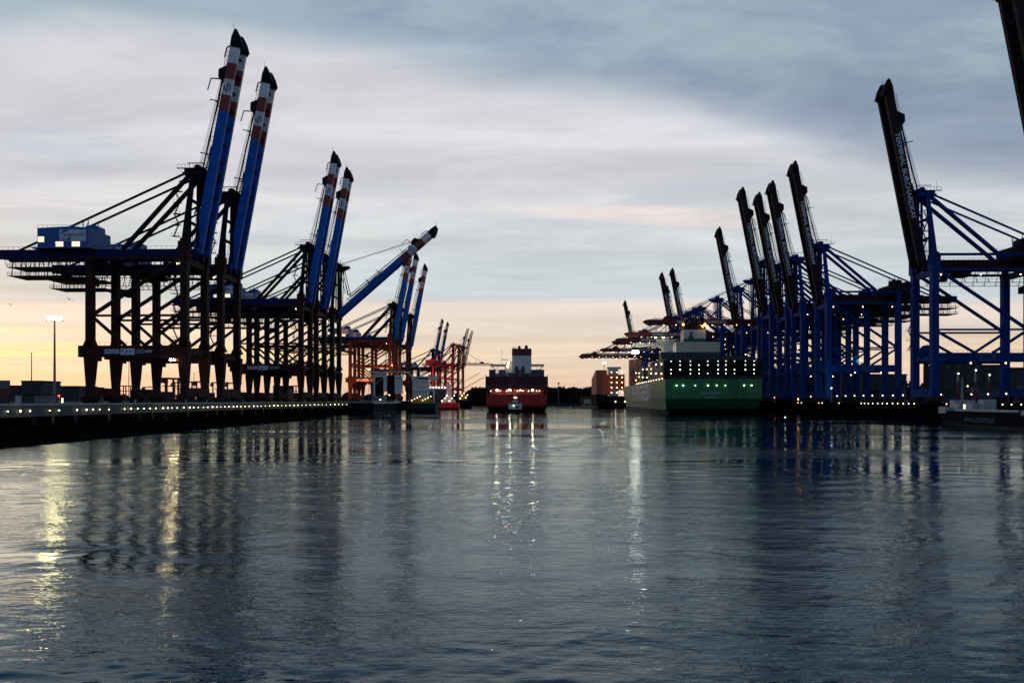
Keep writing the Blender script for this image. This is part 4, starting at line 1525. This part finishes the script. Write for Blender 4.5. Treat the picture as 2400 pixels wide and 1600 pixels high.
# concrete cap band and galvanised rail of the left quay
def follow(name, key, label, cat, dx0, dx1, z0, z1, ya, yb, fn):
    mb = MB()
    ys = [ya]
    while ys[-1] < yb:
        ys.append(min(yb, ys[-1] + 20))
    for a, b in zip(ys, ys[1:]):
        xa, xb = fn(a), fn(b)
        vs = [(xa + dx0, a, z0), (xa + dx1, a, z0), (xa + dx1, a, z1), (xa + dx0, a, z1),
              (xb + dx0, b, z0), (xb + dx1, b, z0), (xb + dx1, b, z1), (xb + dx0, b, z1)]
        mb.add(vs, [(0, 1, 2, 3), (7, 6, 5, 4), (0, 4, 5, 1), (1, 5, 6, 2), (2, 6, 7, 3), (3, 7, 4, 0)])
    o = mb.build(name, key)
    return tag(o, label, cat)


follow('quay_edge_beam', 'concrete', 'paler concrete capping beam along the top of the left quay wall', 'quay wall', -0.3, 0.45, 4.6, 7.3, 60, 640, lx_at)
follow('guard_rail', 'pale_rail', 'long pale blue metal guard rail on top of the left quay wall', 'guard rail', 0.10, 0.5, 7.32, 7.75, 60, 345, lx_at)
follow('guard_rail', 'yellow', 'dull yellow stretch of guard rail farther along the left quay', 'guard rail', 0.10, 0.45, 7.32, 7.75, 346, 560, lx_at)
WL = 'small white lamp in the row along the left quay wall'
first = None
px = 8
xs = [8, 36, 60, 108, 130, 172, 193, 209, 226, 248, 284, 298, 315, 331, 345, 358, 374, 386, 397, 409, 424, 437, 447, 459, 471, 481, 491, 502]
xs += [502 + 9.6 * k for k in range(1, 37)]
for i, px in enumerate(xs):
    y = 116 * F / (CX - px)
    for _ in range(4):
        y = -lx_at(y) * F / (CX - px)
    if first is None:
        root = empty('wall_lamp')
        MB().bar((0, 0, 0.35), (0.45, 0, 0.35), 0.12).build('bracket', 'grey', root)
        MB().ball((0.5, 0, 0.1), 0.15).build('bulb', 'L_wall', root)
        first = root
        o = root
    else:
        o = dup(first)
    o.location = (lx_at(y) + 0.5, y, 5.9)
    o.scale = ([1.0, 0.8, 1.35, 0.9, 1.1][(i * 7) % 5],) * 3
    tag(o, WL, 'lamp', 'lamps along the left quay wall')

# fenders
fp = None
for k in range(26):
    y = 150 + k * 17
    if fp is None:
        fp = empty('fender')
        MB().box(0, 0.5, -0.9, 0.9, -1.9, 0).build('fender_panel', 'black', fp)
        MB().bar((0.1, -0.6, -0.2), (0, -1.2, 1.0), 0.08).build('chain', 'black', fp)
        o = fp
    else:
        o = dup(fp)
    o.location = (lx_at(y) + 0.2, y, 4.4)
    tag(o, 'black rubber fender panel in the row hung on the left quay wall', 'fender', 'fenders on the left quay wall')
lp = None
for k in range(13):
    y = 165 + k * 26
    if lp is None:
        lp = empty('ladder')
        mb = MB()
        for s in (-.3, .3):
            mb.bar((0, s, -3.6), (0, s, 1.2), 0.09)
        for q in range(9):
            mb.bar((0, -.3, -2.8 + q * .4), (0, .3, -2.8 + q * .4), 0.06)
        mb.build('ladder_frame', 'yellow', lp)
        o = lp
    else:
        o = dup(lp)
    o.location = (lx_at(y) + 0.75, y, 6.4)
    tag(o, 'thin yellow ladder in the row down the left quay wall', 'ladder', 'ladders on the left quay wall')

# right quay lamps
RL = None
for i, px in enumerate([1861, 1869, 1910, 1918, 1958] + [2010, 2018, 2027, 2037, 2049, 2060, 2071, 2084, 2096, 2109, 2122, 2135] + [2211, 2284, 2303, 2323, 2343, 2364, 2387]):
    y = 167.9 * F / (px - CX)
    if RL is None:
        RL = empty('wall_lamp')
        MB().bar((0, 0, 0.5), (-0.5, 0, 0.5), 0.12).build('bracket', 'grey', RL)
        MB().ball((-0.5, 0, 0.2), 0.17).build('bulb', 'L_warm', RL)
        o = RL
    else:
        o = dup(RL)
    o.location = (168 + (3 * (y - 60) / 440), y, 6.9)
    tag(o, 'bright warm lamp in the low row along the right quay edge', 'lamp', 'lamps along the right quay edge')
PLm = None
for px in (1903, 1965, 1985, 2006, 2027, 2048, 2072, 2096, 2120, 2210, 2281, 2320, 2363):
    y = 176 * F / (px - CX)
    if PLm is None:
        PLm = empty('lamp_post')
        mb = MB()
        mb.tube((0, 0, 0), (0, 0, 3.3), 0.09, 0.06)
        mb.bar((0, 0, 3.25), (-0.7, 0, 3.45), 0.09)
        mb.build('pole', 'grey', PLm)
        MB().ball((-0.7, 0, 3.35), 0.22).build('lamp_head', 'L_white', PLm)
        o = PLm
    else:
        o = dup(PLm)
    o.location = (176, y, DECK)
    tag(o, 'short post with a small white lamp in the row on the right quay', 'lamp post', 'short lamp posts on the right quay')


def light_mast(px, py, Y, label, r=0.55, key='L_yard', thick=0.55, n=6):
    base = P(px, py, Y)
    o = empty('light_mast', (base.x, Y, DECK))
    tag(o, label, 'light mast', 'tall yard light masts')
    h = base.z - DECK
    MB().tube((0, 0, 0), (0, 0, h), thick, thick * 0.5, 12).build('pole', 'grey', o)
    mb = MB()
    w = n * r * 1.25
    mb.box(-w, w, -0.6, 0.6, h, h + 0.35)
    mb.build('lamp_frame', 'grey', o)
    mb = MB()
    for k in range(n):
        for zz in (0.9, 2.0):
            mb.ball(((k - (n - 1) / 2) * r * 2.3, -0.3, h + zz), r, sz=0.8)
    mb.build('floodlight', key, o)
    return o


light_mast(128, 752, 420, 'tall lit floodlight mast standing alone left of the nearest crane', 0.62, 'L_yard', 0.75)
light_mast(74, 826, 800, 'smaller pale light mast left of the tall one, by the low building', 0.55, 'L_win', 0.7)
light_mast(302, 843, 800, 'thin mast seen between the first two left legs of the nearest crane', 0.5, 'L_win', 0.5, 3)
light_mast(455, 873, 900, 'small far mast seen low between the crane legs', 0.5, 'L_win', 0.5, 3)
light_mast(580, 884, 900, 'small far mast right of the nearest crane pair', 0.5, 'L_win', 0.5, 3)

# low buildings beyond the left yard
def building(px0, px1, py, Y, d, label, key='building'):
    a, b = P(px0, py, Y), P(px1, py, Y)
    o = empty('building', ((a.x + b.x) / 2, Y, DECK))
    w = b.x - a.x
    h = a.z - DECK
    MB().box(-w / 2, w / 2, 0, d, 0, h).build('wall', key, o)
    MB().box(-w / 2 - .5, w / 2 + .5, -.5, d + .5, h, h + 1.0).build('roof', 'black', o)
    n = min(8, max(2, int(w / 6)))
    win = None
    for k in range(n):
        for z in np.arange(3, h - 2, 6.0):
            x = -w / 2 + (k + 0.5) * w / n
            if win is None:
                win = MB().use('black').box(-1.6, 1.6, -0.10, -0.02, -0.2, 2.0).use('glass').box(-1.4, 1.4, -0.14, -0.11, 0, 1.8).build('window', None, o)
                wc = win
            else:
                wc = win.copy()
                COL.objects.link(wc)
                wc.parent = o
            wc.location = (x, 0, float(z))
    return tag(o, label, 'building')


building(50, 97, 894, 700, 30, 'flat roofed dark block on the skyline left of the light mast')
building(0, 50, 905, 720, 30, 'low dark hall at the far left edge of the skyline')
building(120, 185, 906, 900, 40, 'long low hall on the skyline right of the light mast')
building(186, 205, 908, 1000, 40, 'small low hall on the skyline next to the nearest crane')
building(640, 675, 905, 1100, 30, 'low pale hall seen far between the middle crane legs')

for px0, px1, py, Y, d, lb in ((1800, 1905, 872, 620, 40, 'dark yard hall between the legs of the right crane cluster'),
                               (1955, 2035, 866, 600, 40, 'dark flat yard building under the portal of the second blue crane'),
                               (2036, 2125, 879, 640, 40, 'lower dark yard building right of the second blue crane portal'),
                               (2212, 2302, 846, 480, 24, 'tall dark block seen right beneath the portal beam sign of the biggest blue crane'),
                               (2303, 2346, 858, 500, 24, 'dark block beside the rear leg of the biggest blue crane'),
                               (2352, 2440, 864, 560, 30, 'dark hall at the right edge behind the biggest blue crane')):
    building(px0, px1, py, Y, d, lb)
# yard containers on the left quay
gr = 'containers stacked in the left yard'
k = 0
for i in range(6):
    for j in range(2 if i % 4 else 3):
        ky = ['c_dark', 'c_red', 'c_grey', 'c_dark', 'c_green', 'c_blue'][(i * 2 + j) % 6]
        container((-172 - 14 * (i % 6) + (i // 6) * 5, 262 + 60 * (i // 6), DECK + 2.62 * j), R(90) + yawL, ky,
                  f'{NM[ky]} container left of the nearest crane, {ORD[i]} stack out, {ORD[j]} tier', gr)
for i in range(8):
    for j in range(2):
        ky = ['c_dark', 'c_red', 'c_dark', 'c_red'][(i + j) % 4]
        container((-168 + 0.4 * i, 340 + 25 * i, DECK + 2.62 * j), yawL, ky,
                  f'{NM[ky]} container behind the left cranes, {ORD[i]} from the nearest, {("lower", "upper")[j]} tier', gr)


# straddle carriers
sp_ = None
SCL = 'first second third fourth fifth sixth seventh eighth last'.split()
for i, (px, Y) in enumerate([(292, 640), (350, 700), (397, 420), (412, 428), (424, 520), (468, 500), (516, 520), (548, 540), (690, 640)]):
    if sp_ is None:
        sp_ = empty('straddle_carrier')
        mb = MB()
        for x in (-2.4, 2.4):
            mb.box(x - 0.5, x + 0.5, -5, 5, 0.6, 1.6)
            for y in (-4, 4):
                mb.box(x - 0.3, x + 0.3, y - 0.35, y + 0.35, 1.6, 12.6)
            for y in (-4, -1.3, 1.3, 4):
                mb.tube((x - 0.4, y, 0.7), (x + 0.4, y, 0.7), 0.7, n=12)
            mb.box(x - 0.35, x + 0.35, -5.5, 5.5, 12.6, 13.4)
        for y in (-4, 4):
            mb.box(-2.0, 2.0, y - 0.4, y + 0.4, 12.65, 13.3)
        mb.build('frame', 'stripe_red', sp_)
        MB().box(-2, 2, -3, 3, 8.6, 9.1).build('spreader', 'yellow', sp_)
        MB().box(-2.6, -1.0, 4.5, 6.2, 10.4, 12.5).build('cab', 'glass', sp_)
        o = sp_
    else:
        o = dup(sp_)
    o.location = (P(px, 900, Y).x, Y, DECK)
    o.rotation_euler = (0, 0, 1.2 + 0.7 * (i % 3))
    tag(o, 'tall narrow red straddle carrier, ' + SCL[i] + ' from the left among the left crane legs', 'straddle carrier', 'straddle carriers on the left yard')

# signal with red light, hut beside it
o = empty('signal_mast', (P(139, 925, 235).x, 235, DECK))
tag(o, 'short mast with a glowing red signal light at the left quay edge', 'signal light')
MB().tube((0, 0, 0), (0, 0, 2.6), 0.09).build('pole', 'grey', o)
MB().ball((0, -0.2, 2.4), 0.30).build('signal_lamp', 'L_red', o)
MB().box(0.9, 1.1, -0.2, 0, 0.3, 1.7).build('warm_tube_lamp', 'L_warm', o)
o = empty('hut', (P(92, 930, 240).x, 240, DECK))
tag(o, 'low pale grey service hut near the red signal on the left quay', 'hut')
MB().use('c_grey').box(-1.6, 3, 0, 3, 0, 2.5).use('c_white').box(-7.5, -5.6, 0, 3, 0, 2.6).use('glass').box(-5.6, -1.6, .3, 3, 0, 2.3).build('wall', None, o)
MB().box(-7.8, 3.3, -.3, 3.3, 2.6, 2.8).build('roof', 'black', o)
for px in (252, 380, 432):
    o = empty('bollard', (lx_at(240) - 2.2 - px * 0.0, 174 * F / (CX - px) * 0.72, DECK))
    tag(o, 'pale mushroom bollard in the row on the left quay edge', 'bollard', 'bollards on the left quay')
    MB().tube((0, 0, 0), (0, 0, 0.9), 0.25).build('post', 'c_white', o)
    MB().ball((0, 0, 0.9), 0.42, sz=0.6).build('cap', 'c_white', o)


# sodium lamps that light the portal frames of the far left cranes
def sodium(x, y, z, e, label, col=(1.0, 0.25, 0.05), r=0.5, key='L_orange', soft=0.8):
    o = empty('yard_lamp', (x, y, DECK))
    tag(o, label, 'lamp post')
    MB().tube((0, 0, 0), (0, 0, z - DECK), 0.25, 0.15).build('pole', 'grey', o)
    MB().ball((0, 0, z - DECK), r).build('lamp_head', key, o)
    l = bpy.data.lights.new('lamp_light', 'SPOT')      # hooded floodlight turned to the frames behind it
    l.spot_size = R(150)
    l.spot_blend = 0.5
    l.energy = e
    l.color = col
    l.shadow_soft_size = soft
    lo = bpy.data.objects.new('lamp_light', l)
    lo.location = (0, r + 0.1, z - DECK)
    lo.rotation_euler = (R(97), 0, 0)
    MB().box(-r * 1.6, r * 1.6, -r * 1.4, r * 1.2, z - DECK + r * 1.05, z - DECK + r * 1.3).build('lamp_hood', 'grey', o)
    COL.objects.link(lo)
    lo.parent = o
    return o


sodium(P(865, 800, 640).x, 640, 34, 60000, 'orange sodium lamp under the girder of the farther left cranes')
sodium(P(886, 800, 700).x, 699, 32, 60000, 'orange sodium lamp between the two farther left cranes')
sodium(P(919, 857, 664).x, 664, 39, 9000, 'orange lamp glowing on the crane leg beside the white deckhouse')
sodium(P(760, 800, 610).x, 640, 30, 30000, 'orange lamp behind the middle left cranes near the drums')
sodium(P(672, 900, 560).x, 650, 22, 30000, 'orange lamp low behind the middle left cranes')
sodium(P(1010, 855, 1190).x, 1180, 50, 50000, 'far reddish lamp by the red lattice cranes', (1.0, 0.12, 0.08))
sodium(P(1934, 880, 414).x, 406, 15, 1500, 'greenish white lamp that lights the pale leg of the second blue crane', (0.75, 1.0, 0.8), 0.35, 'L_cool', 1.5)
sodium(P(2018, 843, 470).x, 470, 33, 2000, 'warm lamp seen through the bracing of the second blue crane', (1.0, 0.7, 0.3), 0.5, 'L_warm', 1.5)

# right yard: containers, poles and scattered lamps behind the blue cranes
gr = 'containers stacked in the right yard'
for i in range(7):
    for j in range(2 if i % 3 else 3):
        ky = ['c_dark', 'c_blue', 'c_red', 'c_dark', 'c_grey'][(i + 2 * j) % 5]
        container((250 + 13 * (i % 7), 400 + 70 * (i // 7) - 5 * (i % 7), DECK + 2.62 * j), R(90) + 0.02, ky,
                  f'{NM[ky]} container in yard behind right cranes, {ORD[i]} stack from left, {ORD[j]} tier', gr)
for i in range(7):
    for j in range(3):
        ky = ['c_dark', 'c_dark', 'c_blue', 'c_dark'][(i + j) % 4]
        container((226, 330 + 28 * i, DECK + 2.62 * j), 0, ky,
                  f'{NM[ky]} container landward of the blue crane legs, {ORD[i]} stack back, {ORD[j]} tier', gr)
yl = None
rnd = random.Random(11)
for k in range(46):
    px = rnd.uniform(1800, 2390) if k < 30 else rnd.uniform(1700, 1950)
    Y = rnd.uniform(430, 700)
    zz = rnd.uniform(4, 22) if k < 30 else rnd.uniform(18, 40)
    if yl is None:
        yl = empty('yard_post')
        MB().tube((0, 0, -22), (0, 0, 0), 0.14).build('pole', 'grey', yl)
        MB().ball((0, 0, 0), 0.36).build('lamp_head', 'L_warm', yl)
        o = yl
    else:
        o = dup(yl)
    o.location = (max(P(px, 900, Y).x, 186), Y, DECK + zz)
    tag(o, 'small warm lamp on a thin pole in the dark yard behind the right cranes', 'lamp post', 'yard lamps behind the right cranes')
for px, py, lb in ((2245, 870, 'pale slim mast behind the barge, leftmost of three'), (2286, 862, 'red and white pole behind the barge, middle of three'),
                   (2318, 873, 'pale pole with bright top lamp behind the barge, rightmost of three')):
    q = P(px, py, 330)
    o = empty('pole_mast', (q.x, 330, DECK))
    tag(o, lb, 'mast')
    mb = MB().use('c_white').tube((0, 0, 9), (0, 0, q.z - DECK), 0.42, 0.25)
    mb.use('stripe_red').tube((0, 0, 0), (0, 0, 9), 0.45, 0.42)
    mb.use('grey').bar((0, 0, q.z - DECK - 1), (-1.5, 0, q.z - DECK - 1), 0.2)
    mb.build('pole', None, o)
    MB().ball((0, -0.5, q.z - DECK - 1), 0.26).build('lamp_head', 'L_white', o)
for px, py, Y, lb in ((1708, 830, 520, 'orange lit cabin box right of the green ship stern'), (1788, 925, 470, 'small orange lit cabin by the first blue crane foot')):
    q = P(px, py, Y)
    o = empty('cabin', (max(q.x, 176), Y, DECK))
    tag(o, lb, 'cabin')
    MB().box(-2.5, 2.5, 0, 3, 0, 4).build('wall', 'orange', o)
    MB().box(-1.8, 1.8, -0.1, -0.02, 1.2, 3.2).build('lit_window', 'L_orange', o)


# ------------------------------------------------------------------ woods on the far bank
def wood(name, x0, x1, Y, zb, h0, h1, n, label):
    rng = np.random.RandomState(3)
    V, Fc = [], []
    cnt = 0
    for k in range(n):
        cx = rng.uniform(x0, x1)
        cy = Y + rng.uniform(0, 60)
        h = rng.uniform(h0, h1)
        w = h * rng.uniform(0.4, 0.6)
        for q in range(150):
            a, b = rng.uniform(0, 6.28), rng.uniform(-1, 1)
            rr = rng.uniform(0.5, 1.0) ** 0.5
            c_ = np.array([cx + w * rr * math.cos(a) * math.sqrt(1 - b * b), cy + w * rr * math.sin(a) * math.sqrt(1 - b * b),
                           zb + h * 0.5 + h * 0.5 * rr * b])
            s = rng.uniform(1.6, 3.4)
            u = rng.normal(size=3)
            u /= np.linalg.norm(u)
            v = np.cross(u, rng.normal(size=3))
            v /= np.linalg.norm(v)
            V += [c_ - u * s - v * s * .6, c_ + u * s - v * s * .7, c_ + u * s * .8 + v * s, c_ - u * s * .7 + v * s * .8]
            Fc.append((cnt, cnt + 1, cnt + 2, cnt + 3))
            cnt += 4
        for q in (0.0, 1.2):
            pass
    mb = MB()
    mb.add(V, Fc)
    # undergrowth that fills the foot of the wood
    o = mb.build(name, 'leaf')
    return tag(o, label, 'wood', kind='stuff')


wood('far_wood', P(1100, 0, 1580).x, P(1420, 0, 1580).x, 1575, 3, 24, 34, 190, 'dark wood across the end of the channel behind the ships')
wood('far_wood', P(560, 0, 1600).x, P(1110, 0, 1600).x, 1600, 3, 14, 22, 60, 'low dark line of trees far behind the left cranes')
wood('far_wood', -1500, -700, 1620, 3, 12, 20, 60, 'low dark tree line on the skyline at the far left')
wood('far_wood', P(1700, 0, 1400).x, P(2500, 0, 1400).x, 1300, 8, 18, 34, 80, 'dark trees behind the right yard')
q = P(1309, 897, 1560)
o = empty('beacon', (q.x, 1559, 3))
tag(o, 'thin beacon mast with dark ball top against the far wood', 'beacon')
MB().tube((0, 0, 0), (0, 0, q.z - 5), 0.8, 0.5).build('mast', 'grey', o)
MB().ball((0, 0, q.z - 4), 2.2).build('ball_top', 'black', o)


# gulls
gp = None
for (px, py, Y, lb) in ((163, 702, 200, 'small dark gull flying near the tall light mast'), (24, 714, 230, 'tiny gull at the far left edge of the sky'),
                        (1762, 526, 260, 'gull gliding left of the lettered raised booms')):
    if gp is None:
        mb = MB()
        mb.add([(-.5, 0, 0), (0, -.12, .05), (.55, 0, 0), (0, .12, .05), (0, 0, -.08)], [(0, 1, 3), (1, 2, 3), (0, 4, 1), (1, 4, 2), (2, 4, 3), (3, 4, 0)])
        for s in (-1, 1):
            mb.add([(-.1, s * .08, .03), (.2, s * .08, .03), (.15, s * .6, .28), (-.05, s * .6, .27), (-.15, s * 1.15, .12),
                    (-.1, s * .08, .0), (.2, s * .08, .0), (.15, s * .6, .25), (-.05, s * .6, .24), (-.15, s * 1.15, .09)],
                   [(0, 1, 2, 3), (3, 2, 4), (5, 8, 7, 6), (8, 9, 7)])
        o = mb.build('gull', 'gull')
        gp = o
    else:
        o = gp.copy()
        COL.objects.link(o)
    o.location = P(px, py, Y)
    o.rotation_euler = (0.2, 0.1, 1.2 + px * .01)
    tag(o, lb, 'gull')

# channel marker with two small lights near the right quay
q = P(1848, 990, 300)
o = empty('small_boat', (q.x, 296, 0), 1.4)
tag(o, 'small dark motorboat with two white lights before the right quay', 'boat')
hull(6, 2.0, 0.8, 'hull_black', dr=0.2, counter=0.4).build('hull', None, o)
MB().box(-.7, .7, 2, 3.6, .7, 1.7).build('cabin', 'c_grey', o)
lamp(o, (0, 2.6, 2.0), 0.16, 'L_white', 'mast_lamp')
lamp(o, (0, 5.6, 1.2), 0.12, 'L_white', 'bow_lamp')


# ------------------------------------------------------------------ beyond 300 containers the farthest ones are one body
bpy.context.view_layer.update()
allc = sorted([o for o in bpy.data.objects if o.get('category') == 'container'], key=lambda o: o.location.y)
rest = allc[298:]
if rest:
    mb = MB()
    for o in rest:
        mw = o.matrix_world
        vs = [mw @ v.co for v in o.data.vertices]
        off = len(mb.v)
        mb.v += [tuple(v) for v in vs]
        keys = []
        for m in o.data.materials:
            ky = [k for k, v in M.items() if v == m][0]
            mb.use(ky)
            keys.append(mb.cur)
        for p in o.data.polygons:
            mb.f.append(tuple(i + off for i in p.vertices))
            mb.mi.append(keys[p.material_index])
    st = mb.build('container_stacks')
    tag(st, 'mass of farther containers, mostly orange, stacked on the far ship behind the green ship', 'containers', kind='stuff')
    for o in rest:
        bpy.data.objects.remove(o)
